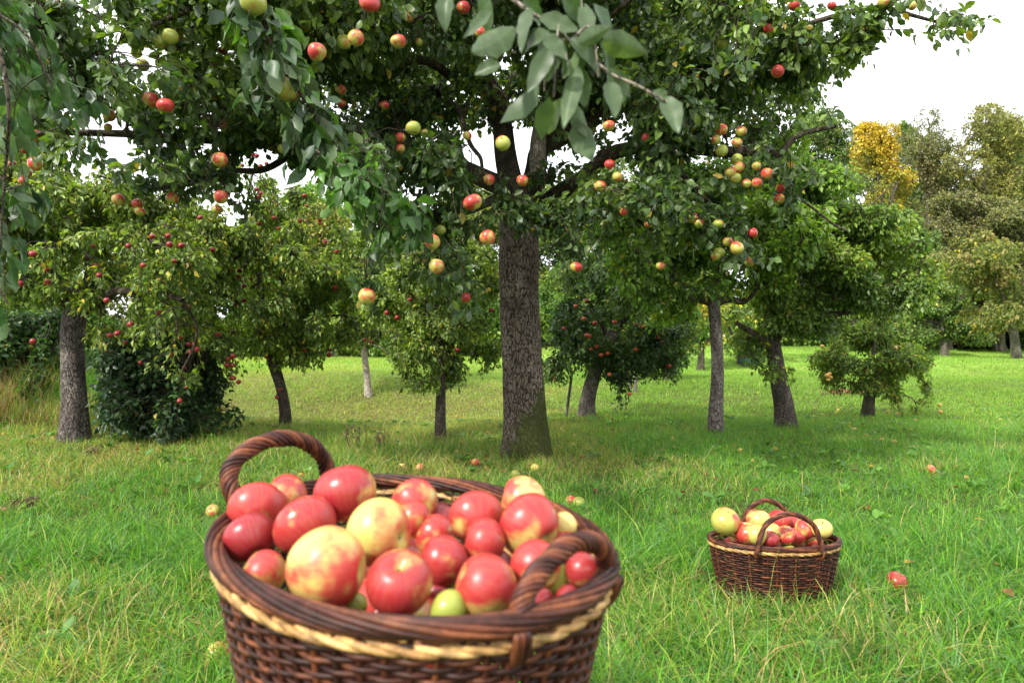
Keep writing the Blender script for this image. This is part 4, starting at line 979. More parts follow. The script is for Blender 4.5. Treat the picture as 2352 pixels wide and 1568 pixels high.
# leftmost tree
RED1 = [(30, 160, -1), (103, 96, -1), (55, 345, -1), (28, 375, -1), (40, 210, -1), (140, 165, -1), (245, 690, -.8), (270, 765, -.5), (300, 745, -.4), (253, 770, -.3), (247, 808, 0), (262, 811, 0), (288, 786, 0), (243, 792, 0), (325, 728, 0), (372, 735, 0), (366, 720, 0), (415, 775, 0), (438, 808, 0), (434, 790, 0), (447, 790, 0), (452, 803, 0), (420, 662, 0), (392, 815, .1), (413, 920, -.3), (430, 888, 0), (322, 833, 0), (445, 750, 0), (435, 705, 0), (500, 768, .2), (524, 825, .3), (535, 818, .3), (535, 838, .3), (522, 838, .3), (535, 868, .3), (548, 877, .3), (350, 543, -.5), (385, 542, -.5), (417, 564, -.5), (432, 610, -.5), (460, 500, -.5), (76, 784, -.3), (76, 583, -1), (108, 648, -.6), (46, 652, -.6), (228, 632, -.6), (295, 565, -.6), (400, 600, -.6), (330, 610, -.6), (390, 562, -.6)]
t1, bl1, d1 = orchard_tree(170, 1012, [(170, 930), (168, 850), (166, 780), (172, 728), (180, 700)], [66, 53, 48, 47, 52, 44],
    [([(178, 715), (190, 640), (185, 560, .2), (170, 470, .3), (150, 380, .2)], 40, 12), ([(185, 715), (225, 690, -.2), (285, 658, -.4), (350, 672, -.6), (420, 690, -.8)], 30, 9), ([(168, 720), (130, 680, -.1), (90, 640, -.3), (40, 665, -.4), (-40, 640, -.5)], 22, 7),
     ([(420, 690, -.8), (440, 760, -.7), (425, 830, -.6), (415, 880, -.5)], 8, 3), ([(350, 672, -.6), (390, 740, -.6), (400, 800, -.5)], 7, 3), ([(185, 560, .2), (300, 540, -.2), (420, 590, -.4), (500, 650, -.2)], 16, 4)],
    [(60, 560, 130, 90, .9, -.2), (200, 520, 170, 110, 1.0, 0, 1.1), (330, 590, 150, 80, .8, -.3, 1.1), (230, 640, 150, 50, .6, -.4), (420, 640, 110, 70, .6, -.4), (70, 650, 100, 40, .5, -.3), (380, 740, 120, 50, .5, -.4, .55), (410, 820, 80, 50, .3, -.3, .4), (60, 300, 120, 130, .8, .3, .8), (50, 120, 90, 110, .8, .3, .7), (150, 420, 120, 80, .8, 0, .9), (440, 520, 110, 80, .7, 0, .8), (250, 760, 60, 40, .3, -.3, .4), (530, 820, 30, 60, .2, .3, .7)],
    4200, 10, .056, LG+[[.15, .22, .05]], 400, 'leftmost old apple tree with grey trunk and small dark red apples over the long grass', bark='bark_old', yellow=.05, droop=.5, nattr=220, wl=.5)
small_fruit(bl1, 40, 6.4, d1, 'd', 'dark red apple on the leftmost tree,', 'small red apples on the leftmost tree', [(a_, b_, c_-.25) for a_, b_, c_ in RED1],
    areas=[('high up', lambda x, y: y < 450), ('left of its trunk', lambda x, y: x < 165), ('beside its fork', lambda x, y: x < 340 and y < 720), ('over the small bush', lambda x, y: x < 340), ('below the long limb', lambda x, y: x < 400 and y > 650),
           ('lowest down', lambda x, y: y > 860), ('over the dark bush', lambda x, y: x < 470 and y > 650), ('on drooping right twigs', lambda x, y: x >= 470 and y > 650), ('in mid crown', lambda x, y: True)])
# second tree from the left
RED2 = [(555, 347, 0), (578, 343, 0), (580, 356, 0), (590, 358, 0), (545, 366, 0), (545, 378, 0), (556, 380, 0), (598, 382, 0), (612, 376, 0), (587, 393, 0), (485, 384, 0), (443, 374, 0), (463, 378, 0), (472, 372, 0), (500, 403, 0), (495, 398, 0), (520, 398, 0), (590, 435, 0), (600, 445, 0), (595, 452, 0), (605, 450, 0), (630, 465, 0), (636, 470, 0), (622, 488, 0), (630, 500, 0), (615, 478, 0), (668, 508, 0), (690, 508, 0), (703, 510, 0), (735, 505, 0), (735, 513, 0), (577, 520, 0), (592, 535, 0), (595, 513, 0), (640, 525, 0), (585, 585, 0), (642, 592, 0), (648, 596, 0), (595, 545, 0), (640, 640, 0), (655, 641, 0), (690, 625, 0), (672, 632, 0), (693, 605, 0), (680, 720, 0), (723, 722, 0), (560, 657, 0), (630, 675, 0), (638, 742, 0), (728, 768, 0), (756, 803, 0), (756, 815, 0), (655, 826, 0), (643, 895, -.1), (636, 912, -.1), (617, 774, 0), (537, 763, 0), (747, 556, 0), (770, 580, 0), (770, 660, 0), (540, 700, 0), (480, 705, 0), (560, 690, 0)]
t2, bl2, d2 = orchard_tree(652, 985, [(655, 950), (645, 890), (628, 835), (618, 800)], [28, 25, 23, 25, 24],
    [([(618, 805), (600, 730), (590, 640, .1), (560, 560, .2), (555, 480, .2), (580, 400, .2)], 18, 5), ([(620, 800), (650, 720), (640, 640), (600, 600, -.3), (560, 590, -.3), (510, 612, -.3)], 14, 5), ([(618, 805), (700, 740), (780, 720, .2), (850, 740, .2)], 10, 4), ([(600, 730), (520, 690), (470, 660, -.2)], 9, 3), ([(640, 640), (700, 600, .1), (760, 560, .2)], 8, 3)],
    [(560, 400, 60, 60, .5, .1, .32), (470, 400, 70, 50, .5, .1, .4), (620, 480, 90, 60, .6, .1, .42), (580, 600, 120, 80, .7, 0, .9), (700, 620, 110, 70, .7, 0, .8), (650, 720, 140, 70, .7, 0, .9), (540, 720, 80, 60, .5, 0, .7), (760, 700, 70, 70, .5, 0, .7), (700, 810, 110, 22, .4, 0, .6), (740, 520, 60, 60, .5, .1, .5), (560, 800, 50, 35, .3, 0, .5), (470, 560, 80, 70, .5, 0, .6), (800, 620, 70, 60, .5, .1, .6), (690, 540, 70, 40, .5, .1, .6), (820, 760, 60, 40, .4, 0, .5)],
    3300, 9, .054, LG, 420, 'slender leaning apple tree behind the big basket with clusters of small crimson apples', bark='bark_dark', yellow=.04, droop=.5, nattr=200, wl=.48, rmax=.012)
small_fruit(bl2, 26, 5.8, d2, 'd', 'crimson apple on slender leaning tree,', 'small crimson apples on the leaning tree', RED2,
    areas=[('topmost row', lambda x, y: y < 362), ('left edge of the sky gap', lambda x, y: y < 400 and x < 530), ('in the gap of sky', lambda x, y: y < 380), ('lower in the gap of sky', lambda x, y: y < 400), ('below the sky gap', lambda x, y: y < 460), ('right above mid crown', lambda x, y: y < 515 and x > 660), ('above mid crown', lambda x, y: y < 530),
           ('beside its trunk low down', lambda x, y: y > 860), ('far right side', lambda x, y: x > 715), ('left side', lambda x, y: x < 570), ('low middle', lambda x, y: y > 700), ('mid crown above its limb', lambda x, y: y < 600), ('mid crown', lambda x, y: True)])
# pale trunk far left of centre
orchard_tree(846, 910, [(843, 870), (838, 820), (836, 800)], [19, 15, 13, 13], [([(836, 800), (815, 770), (780, 740)], 9, 4), ([(836, 800), (860, 740), (880, 680)], 9, 4)],
    [(800, 740, 70, 60, .6, 0), (880, 730, 90, 70, .8, 0), (850, 640, 110, 70, .8, 0), (920, 800, 60, 45, .4, 0, .8), (820, 560, 90, 60, .6, .2, .8)], 700, 8, .085, YG, 430, 'young apple tree with a thin pale whitish trunk behind the leaning tree', bark='bark_pale', droop=.3, nattr=60)
t4, bl4, d4 = orchard_tree(1010, 1005, [(1012, 930), (1013, 860), (1008, 780), (1005, 700)], [26, 23, 20, 18, 15],
    [([(1008, 780), (980, 720), (975, 640), (985, 560)], 12, 4), ([(1005, 760), (1050, 735), (1100, 740), (1120, 720)], 11, 4), ([(1010, 800), (960, 780), (900, 790)], 8, 3), ([(1005, 700), (1015, 620), (1010, 560)], 12, 5)],
    [(1100, 800, 60, 50, .5, 0, .7), (930, 740, 70, 50, .5, 0, .7), (1080, 600, 70, 60, .5, .2, .8), (1000, 800, 120, 50, .6, 0, 1.1), (960, 720, 100, 60, .6, 0), (1060, 760, 80, 50, .5, 0), (1000, 620, 120, 70, .7, .1), (1070, 660, 70, 60, .5, .1), (1000, 860, 95, 32, .4, 0, .9), (900, 660, 60, 70, .5, .1, .8)],
    2500, 9, .052, LG+[[.13, .21, .05]], 440, 'thin straight apple tree between the leaning tree and the big trunk with pale green foliage', bark='bark_dark', nattr=120, yellow=.03, wl=.5)
small_fruit(bl4, 0, 5.0, d4, 'd', 'small red apple hanging on the thin straight tree left of the big trunk', 'small red apples on the thin straight tree', [(1050, 803, -.5), (888, 718, -.4), (912, 729, -.4), (838, 780, -.4), (852, 785, -.4), (942, 688, -.3), (1038, 725, -.3), (1128, 712, -.4), (1005, 650, -.4), (1018, 668, -.4)])
t5, bl5, d5 = orchard_tree(1346, 960, [(1350, 920), (1362, 870), (1385, 810), (1410, 760)], [46, 35, 32, 30, 26],
    [([(1410, 765), (1440, 730), (1460, 700)], 16, 6), ([(1395, 790), (1370, 720), (1340, 680)], 12, 5), ([(1405, 770), (1450, 800), (1510, 800)], 9, 4)],
    [(1330, 740, 100, 80, .8, 0), (1420, 700, 120, 70, .9, 0, 1.1), (1490, 780, 100, 70, .8, 0, 1.1), (1390, 820, 110, 50, .6, 0), (1460, 860, 90, 32, .5, 0), (1290, 820, 60, 60, .5, 0), (1425, 910, 28, 26, .2, -.2, .9), (1360, 640, 110, 40, .7, 0), (1540, 830, 50, 50, .4, 0)],
    2700, 10, .056, [[.020, .055, .018], [.032, .078, .022], [.048, .105, .028], [.07, .14, .03]], 450, 'leaning apple tree right of the big trunk with dense dark crown and small red apples', bark='bark_grey', nattr=120, wl=.55, yellow=.008, nfrag=13, clump=.47)
small_fruit(bl5, 10, 5, d5, 'r', 'small red apple in the dense dark crown right of the big trunk', 'small red apples right of the big trunk', [(1445, 905, -.4), (1341, 732, -.8), (1366, 742, -.8), (1411, 740, -.8), (1353, 772, -.8), (1347, 770, -.8), (1358, 802, -.7), (1370, 796, -.7), (1460, 802, -.7), (1536, 840, -.5), (1475, 750, -.8), (1510, 775, -.7), (1520, 785, -.7), (1395, 812, -.7), (1295, 754, -.7), (1322, 703, -.8), (1347, 690, -.8), (1400, 860, -.6), (1380, 815, -.7), (1520, 770, -.7)])
t6, bl6, d6 = orchard_tree(1644, 998, [(1645, 930), (1648, 850), (1645, 770), (1640, 710), (1640, 690)], [36, 32, 29, 27, 27, 28],
    [([(1640, 695), (1610, 690), (1580, 690), (1560, 660), (1545, 600)], 24, 8), ([(1640, 695), (1670, 690), (1700, 695), (1725, 670), (1740, 600)], 22, 8), ([(1640, 690), (1650, 600), (1640, 500), (1660, 400)], 20, 7), ([(1560, 660), (1500, 600), (1440, 580)], 9, 4), ([(1725, 670), (1800, 620), (1850, 560)], 9, 4)],
    [(1380, 560, 80, 60, .6, .1, .8), (1520, 690, 70, 50, .5, 0, .7), (1460, 600, 90, 70, .7, 0), (1560, 560, 120, 100, .9, 0, 1.1), (1700, 560, 130, 100, .9, 0, 1.1), (1640, 430, 170, 110, 1.0, .2), (1800, 500, 130, 110, .9, .1), (1800, 380, 110, 80, .8, .3, .9), (1600, 650, 130, 45, .5, 0, .8), (1860, 420, 80, 80, .5, .2, .7), (1760, 660, 80, 45, .5, 0, .8), (1450, 500, 80, 90, .7, .2, .9), (1850, 300, 30, 60, .3, .3, .35)],
    4300, 9, .058, [[.055, .13, .02], [.085, .185, .024], [.12, .24, .03], [.15, .27, .035]], 460, 'straight apple tree with pale flaking trunk and bright green crown, right of centre', bark='bark_grey', nattr=180, yellow=.03, wl=.58)
t7, bl7, d7 = orchard_tree(1808, 988, [(1800, 930), (1788, 870), (1778, 810), (1772, 770)], [54, 43, 38, 34, 33],
    [([(1775, 800), (1740, 775), (1705, 755), (1690, 740)], 20, 10), ([(1775, 780), (1830, 740), (1900, 730), (1960, 720), (2030, 690), (2090, 640)], 24, 6), ([(1772, 770), (1770, 700), (1800, 620), (1830, 540)], 18, 6), ([(1960, 720), (1990, 640), (2010, 540), (2030, 450)], 14, 4), ([(1900, 730), (1880, 640), (1920, 560)], 12, 5)],
    [(1800, 700, 100, 60, .7, 0), (1900, 620, 120, 90, .9, 0, 1.1), (2020, 600, 130, 110, .9, 0, 1.1), (1950, 545, 130, 70, .8, .2), (2060, 560, 80, 60, .7, .2, .9), (2100, 640, 60, 60, .5, 0, .8), (1950, 690, 110, 40, .6, 0), (1740, 770, 70, 45, .4, 0, .8), (1780, 830, 60, 35, .3, -.2, .5)],
    4300, 9, .055, [[.055, .115, .020], [.08, .16, .024], [.11, .20, .03], [.16, .25, .04]], 470, 'leaning apple tree with rough dark trunk and a long limb spreading to the right', bark='bark_dark', nattr=200, yellow=.02, wl=.55)
t8, bl8, d8 = orchard_tree(1992, 963, [(1995, 930), (2000, 880), (2000, 850)], [32, 25, 24, 24],
    [([(2000, 860), (1960, 820), (1920, 830)], 12, 4), ([(2000, 860), (2050, 830), (2100, 840), (2125, 880)], 10, 3), ([(2000, 855), (2010, 800), (2000, 750)], 12, 4), ([(2060, 850), (2085, 900), (2105, 945)], 4, 2), ([(2040, 880), (2062, 925), (2065, 960)], 4, 2)],
    [(2000, 800, 110, 60, .7, 0, 1.1), (1920, 820, 60, 50, .5, 0), (2080, 820, 50, 60, .5, 0, .9), (1990, 870, 90, 28, .5, 0, .8), (1915, 880, 28, 22, .2, 0, .6), (2130, 890, 20, 35, .15, 0, .8), (2060, 930, 18, 40, .15, 0, .5), (2000, 740, 90, 40, .5, .1), (2050, 890, 60, 25, .3, 0, .5), (2100, 940, 12, 22, .1, 0, .5)],
    2000, 9, .050, [[.06, .12, .02], [.09, .17, .026], [.13, .22, .032]], 480, 'small drooping apple tree with yellow apples standing alone at the right', bark='bark_dark', nattr=100, yellow=.05, wl=.5)
small_fruit(bl8, 12, 5, d8, 'y', 'small yellow apple on the drooping little tree at the right', 'small yellow apples on the drooping tree', [(2107, 985, 0), (1900, 862, -.3), (1902, 872, -.3), (1908, 866, -.3), (2038, 945, 0), (2158, 930, 0), (2160, 945, 0), (2165, 962, 0), (2062, 950, 0), (2150, 700, 0), (1905, 858, -.3)])
# further back
orchard_tree(1608, 850, [(1610, 830), (1610, 800)], [20, 16, 15], [([(1610, 805), (1590, 760), (1580, 700)], 10, 4), ([(1610, 805), (1640, 760), (1660, 710)], 9, 4)], [(1600, 720, 80, 70, 1.2, 0), (1540, 680, 70, 60, 1.0, 0), (1600, 780, 60, 28, .8, 0, .8)], 600, 8, .11, YG+[[.3, .28, .03]], 490, 'far apple tree with yellowing leaves seen left of the straight pale trunk', bark='bark_dark', nattr=40, yellow=.15)
orchard_tree(1536, 872, [(1537, 850), (1538, 820)], [24, 21, 22], [([(1538, 825), (1500, 770), (1480, 720)], 12, 4), ([(1538, 825), (1570, 780), (1580, 740)], 10, 4)], [(1530, 740, 80, 70, .9, 0), (1560, 810, 50, 28, .5, 0)], 500, 8, .09, MG, 491, 'dark stout apple tree behind the dense red apple tree', bark='bark_dark', nattr=40)
orchard_tree(1700, 835, [(1700, 820), (1700, 800)], [18, 14, 14], [([(1700, 805), (1680, 760), (1670, 700)], 9, 4), ([(1700, 805), (1730, 760), (1750, 710)], 9, 4)], [(1700, 740, 90, 60, 1.4, 0), (1640, 700, 60, 60, 1.0, 0), (1780, 720, 60, 60, 1, 0)], 500, 8, .13, YG, 492, 'far small apple tree between the straight and the leaning trunk', bark='bark_dark', nattr=40, yellow=.1)
for px, py, w, lab, bx in ((2336, 822, 22, 'rightmost grey trunked tree at the edge of the wood', 2320), (2308, 805, 12, 'thin tree second from the right edge at the wood', 2290), (2290, 806, 10, 'slim tree beside the thin one at the edge of the wood', 2270)):
    orchard_tree(px, py, [(px-6, 780), (px-10, 745)], [w, w*.8, w*.75], [([(px-8, 760), (px-30, 700), (px-50, 640)], w*.6, 4), ([(px-8, 760), (px+10, 690), (px+20, 620)], w*.6, 4)],
        [(bx, 670, 90, 90, 2.2, 0), (bx-40, 600, 90, 70, 2.0, 0, .8), (bx, 740, 70, 22, 1.2, 0, .6)], 1500, 8, .125, [[.07, .105, .035], [.10, .13, .045], [.06, .09, .028], [.13, .13, .055]], 500+px, lab, bark='bark_grey', nattr=50, yellow=.03, mat='leaf_far')

# ------------------------------------------------------------------ bushes, stake, box, litter
def bush(px, py, w, h, name, label, cols, n, L, seed, dz=.6, mat='leaf', d=None, hi=False, low=0, cat='bush', jag=1.0, lpt=8):
    b = gp(px, py) if d is None else np.array([(px-W0/2)/F0*d, d, 0])
    b[2] = gz(b[0], b[1]); d0 = float(b[1]); s_ = d0/F0
    rt = empty(name, b, label, cat)
    s = Skel()
    for k in range(9):
        a_ = rng.uniform(-1, 1); top = b+np.array([a_*w*.42*s_, rng.uniform(-.4, .4)*dz, h*s_*rng.uniform(.5, .85)])
        s.limb([b+np.array([a_*w*.08*s_, 0, -.05]), (b+top)/2+np.array([a_*.05, 0, .1*h*s_]), top], .014+.006*d0/6, .006, 10, wig=.1)
    bl = []
    for k in range(9):
        a_ = (k-4)/4.5; hh = (1-a_*a_*.7)*rng.uniform(.75, 1.0)
        bl.append((b+np.array([a_*w*.36*s_, rng.uniform(-.3, .3)*dz, h*s_*hh*.5]), np.array([w*.2*s_, dz*.7, h*s_*hh*.5]), 1.0))
    bl = frag(bl, 6, .3, .55, 1.05)
    s.build('stems', M['bark_limb'], rt, sides=5)
    crown(s, bl, n, lpt, L, cols, seed, hi=hi, droop=.2, clump=.42, csc=2.0 if d0 < 12 else .8, maxd=.5 if d0 < 12 else 1.0, parent=rt, mat=mat, yellow=.005, twig=d0 < 12)
    return rt
DK = [[.014, .040, .016], [.022, .060, .020], [.034, .085, .026], [.055, .12, .030]]
bush(375, 1003, 250, 300, 'bush', 'dark green rounded bush beside the leftmost trunk', DK, 2700, .055, 601, dz=.8)
bush(400, 900, 190, 150, 'bush', 'lighter leafy bush top behind the dark rounded bush', DK[1:]+[[.08, .16, .03]], 900, .06, 602, dz=.6)
bush(60, 915, 200, 230, 'bush', 'green bush at the left edge behind the dry grass', DK[1:]+[[.075, .15, .03]], 2000, .058, 603, dz=.8)
bush(235, 905, 130, 190, 'bush', 'small leafy bush just right of the leftmost trunk', DK[1:]+[[.075, .15, .03]], 700, .06, 604, dz=.6)
# hedge and undergrowth at the edge of the wood
for i_, (px, py, w, h, dd, lab) in enumerate([(2200, 805, 300, 80, 33, 'low black green hedge bush in front of the right hand wood'), (2360, 800, 200, 110, 36, 'dark undergrowth bush at the right edge of the wood'), (2030, 800, 260, 170, 36, 'dark bush behind the drooping little tree'),
        (1800, 800, 240, 200, 37, 'green bush far behind the leaning dark trunk'), (1560, 802, 260, 220, 38, 'green bush far behind the straight pale trunk'), (1320, 805, 260, 230, 38, 'green bush far behind the dense red apple tree'),
        (1080, 812, 260, 230, 38, 'green bush far behind the big trunk'), (850, 815, 260, 230, 38, 'green bush far behind the thin pale tree'), (620, 815, 260, 230, 38, 'green bush far behind the slender leaning tree'), (390, 815, 260, 230, 38, 'green bush far behind the dark rounded bush'), (150, 815, 280, 230, 38, 'green bush far behind the leftmost trunk'), (-80, 815, 280, 170, 38, 'green bush far behind the left edge')]):
    bush(px, py, w, h, 'bush', lab, [[.012, .028, .012], [.02, .045, .016], [.03, .065, .02]] if i_ < 3 else [[.045, .10, .022], [.07, .14, .028], [.10, .18, .035], [.14, .19, .04]], 1700, .24, 620+i_, dz=2.2, mat='leaf_far', d=dd, lpt=9)

# weathered stake leaning by the dense tree
b = gp(1298, 960); g = Geo(); e = at(1314, 855, float(b[1]))
p = spline([b-np.array([0, 0, .05]), (b+e)/2+np.array([.006, 0, 0]), e], 14); g.add(*tubes(p, np.linspace(.021, .016, 14), 8))
g.add(*tubes(np.array([e, e+norm(e-b)*.008]), np.array([.016, .003]), 8))
tag(g.build('wooden_stake', M['wood_grey'], loc=b), 'thin grey wooden stake leaning in the grass right of the big trunk', 'stake')
for px, py, lab in ((1447, 898, 'short grey post, left one of two behind the dense tree'), (1459, 902, 'short grey post, right one of two behind the dense tree')):
    b = gp(px, py); g = Geo(); hgt = 42/F0*b[1]
    g.add(*tubes(np.array([b, b+[0.01, 0, hgt*.5], b+[0, 0, hgt], b+[0, 0, hgt+.01]]), np.array([.035, .034, .033, .01]), 9))
    tag(g.build('wooden_post', M['wood_grey'], loc=b), lab, 'post', 'short grey posts in the grass')
def boxmesh(name, mat, c, s, parent, bev=.01):
    x, y, z = np.array(s)/2; V = np.array([(i, j, k) for i in (-x, x) for j in (-y, y) for k in (-z, z)])+np.array(c)
    F = [(0, 1, 3, 2), (4, 6, 7, 5), (0, 4, 5, 1), (2, 3, 7, 6), (0, 2, 6, 4), (1, 5, 7, 3)]
    o = mesh(name, V, [F], mat, None, False, parent); md = o.modifiers.new('b', 'BEVEL'); md.width = bev; md.segments = 2; return o
b = gp(1720, 842); s_ = b[1]/F0
rt = empty('beehive', b, 'dark green box with a red brown upper part on legs, far off between the trunks', 'beehive')
for sx in (-1, 1):
    for sy in (-1, 1): boxmesh('leg', M['wood_grey'], (b[0]+sx*12*s_, b[1]+sy*.18, b[2]+4*s_), (.05, .05, 8*s_), rt, .004)
boxmesh('lower_box', M['green_paint'], (b[0], b[1], b[2]+14*s_), (30*s_, .5, 11.5*s_), rt)
boxmesh('upper_box', M['red_paint'], (b[0], b[1], b[2]+26*s_), (27*s_, .45, 12*s_), rt)
boxmesh('roof', M['green_paint'], (b[0], b[1], b[2]+33*s_), (32*s_, .54, 2*s_), rt, .005)

# windfalls
WF = [(923, 1078, 'y'), (964, 1080, 'm'), (1091, 1067, 'm'), (1330, 1160, 'g'), (1313, 1158, 'r'), (1228, 1080, 'y'), (2138, 1082, 'm'), (488, 1180, 'm'), (592, 1130, 'y'), (693, 1100, 'm'), (1010, 990, 'y'), (1102, 997, 'm'), (1120, 994, 'm'), (1131, 1008, 'r'), (1320, 1000, 'm'),
      (1545, 1008, 'y'), (1550, 1028, 'm'), (1525, 1037, 'y'), (1870, 955, 'y'), (1922, 945, 'm'), (1950, 973, 'y'), (1965, 986, 'y'), (1960, 986, 'y'), (2010, 995, 'y'), (2055, 1015, 'y'), (1895, 995, 'y'), (2075, 948, 'y'), (2093, 988, 'y'), (2292, 985, 'y'), (1820, 990, 'm'), (1290, 985, 'y'), (1185, 1095, 'm'), (500, 1520, 'm'), (1075, 985, 'm'), (2025, 1010, 'y'), (1700, 1035, 'y'), (1925, 940, 'm'), (1990, 1000, 'y'), (2040, 980, 'y')]
named = {(923, 1078): 'yellowish fallen apple behind the large basket, leftmost of a pair', (964, 1080): 'rosy fallen apple behind the large basket, right one of a pair', (1091, 1067): 'pink fallen apple in the grass left of the foot of the big trunk', (1330, 1160): 'green yellow fallen apple in the grass right of the large basket rim', (1313, 1158): 'small red fallen apple touching the green yellow one right of the large basket',
         (2138, 1082): 'pink fallen apple alone in the grass at the right, beyond the small basket', (488, 1180): 'rosy fallen apple in the grass left of the left handle', (592, 1130): 'yellow orange fallen apple seen through the left handle', (693, 1100): 'fallen apple seen through the left handle, nearer its right foot', (500, 1520): 'brownish red fallen apple half buried in grass left of the large basket', (1640, 1370): 'red fallen apple hidden in grass in front of the small basket', (1185, 1095): 'fallen apple in the grass just in front of the big trunk', (1228, 1080): 'small yellow fallen apple at the foot of the big trunk'}
for px, py, k in WF:
    p = gp(px, py+4)
    if py < 1040:
        FARFRUIT.append((p+np.array([0, 0, .018]), .020, 'y')); continue
    r = .034 if p[1] < 4.6 else .030
    if (px, py) == (500, 1520): r = .036
    add_apple(p+np.array([0, 0, r*.55+(.006 if p[1] < 4.6 else .012)]), r, *kindcol(k), tuple(rng.uniform(-.8, .8, 3)), named.get((px, py), 'fallen apple lying far off in the grass among the trees'), 'windfall apples in the grass', hi=p[1] < 4, stem=p[1] < 3)

far_fruit()
# fallen leaves and the dead branch pile
g = Geo(); n = 700
y = np.sqrt(rng.uniform(2.2**2, 12**2, n)); x = rng.uniform(-1, 1, n)*.85*y
P_ = np.stack([x, y, gz(x, y)+rng.uniform(.02, .06, n)], -1)
g.add(*leaves_lo(P_, norm(rng.standard_normal((n, 3))*[1, 1, .2]), np.array([0, 0, 1])+rng.standard_normal((n, 3))*.4, rng.uniform(.03, .06, n), rng.uniform(.02, .035, n), np.array([[.2, .1, .04], [.33, .22, .05], [.16, .06, .03], [.4, .32, .06]])[rng.integers(0, 4, n)]))
tag(g.build('fallen_leaves', M['leaf_far']), 'brown and yellow fallen leaves scattered through the grass', 'fallen leaves', kind='stuff')
b = gp(1945, 906); g = Geo(); n = 60
cx_ = rng.uniform(-45, 50, n)/F0*b[1]; P_ = b+np.stack([cx_, rng.uniform(-.1, .1, n), rng.uniform(.0, .10, n)], -1)
g.add(*leaves_lo(P_, rng.standard_normal((n, 3)), rng.standard_normal((n, 3)), rng.uniform(.08, .13, n), rng.uniform(.04, .07, n), np.full((n, 3), [.17, .07, .035])))
for k in range(6):
    q = b+np.array([rng.uniform(-.2, .1), 0, .03]); g.add(*tubes(np.array([q, q+[.12, .02, .05], q+[.26, 0, .04]]), np.array([.006, .005, .003]), 4), np.array([.12, .06, .04]))
tag(g.build('dead_branch', M['wicker'], loc=b), 'heap of withered red brown twigs and leaves left of the drooping little tree', 'dead branch')
# dark dried weeds in the grass behind the basket
for px, py, h, lab in ((818, 1035, 70, 'dark dried weed stalks right of the left handle, behind the basket'), (872, 1035, 55, 'low dried brown weed stalks midway to the thin straight tree'), (218, 1048, 26, 'brown dried weed in the lawn in front of the leftmost trunk'), (72, 1170, 34, 'reddish brown weed tuft low at the left')):
    b = gp(px, py); s_ = b[1]/F0; g = Geo()
    for k in range(11):
        q = b+np.array([rng.uniform(-14, 14)*s_, rng.uniform(-.08, .08), 0]); tip = q+np.array([rng.uniform(-14, 14)*s_, 0, h*s_*rng.uniform(.6, 1)])
        pt = spline([q, (q+tip)/2+rng.normal(0, .012, 3), tip], 8); g.add(*tubes(pt, np.linspace(.0022, .0012, 8), 4), np.array([.08, .045, .03]))
        m_ = 5; P_ = pt[rng.integers(3, 8, m_)]; g.add(*leaves_lo(P_, rng.standard_normal((m_, 3))+[0, 0, -.3], rng.standard_normal((m_, 3)), rng.uniform(.02, .035, m_), rng.uniform(.006, .012, m_), np.full((m_, 3), [.10, .05, .035])))
    tag(g.build('dried_weed', M['wicker'], loc=b), lab, 'weed')

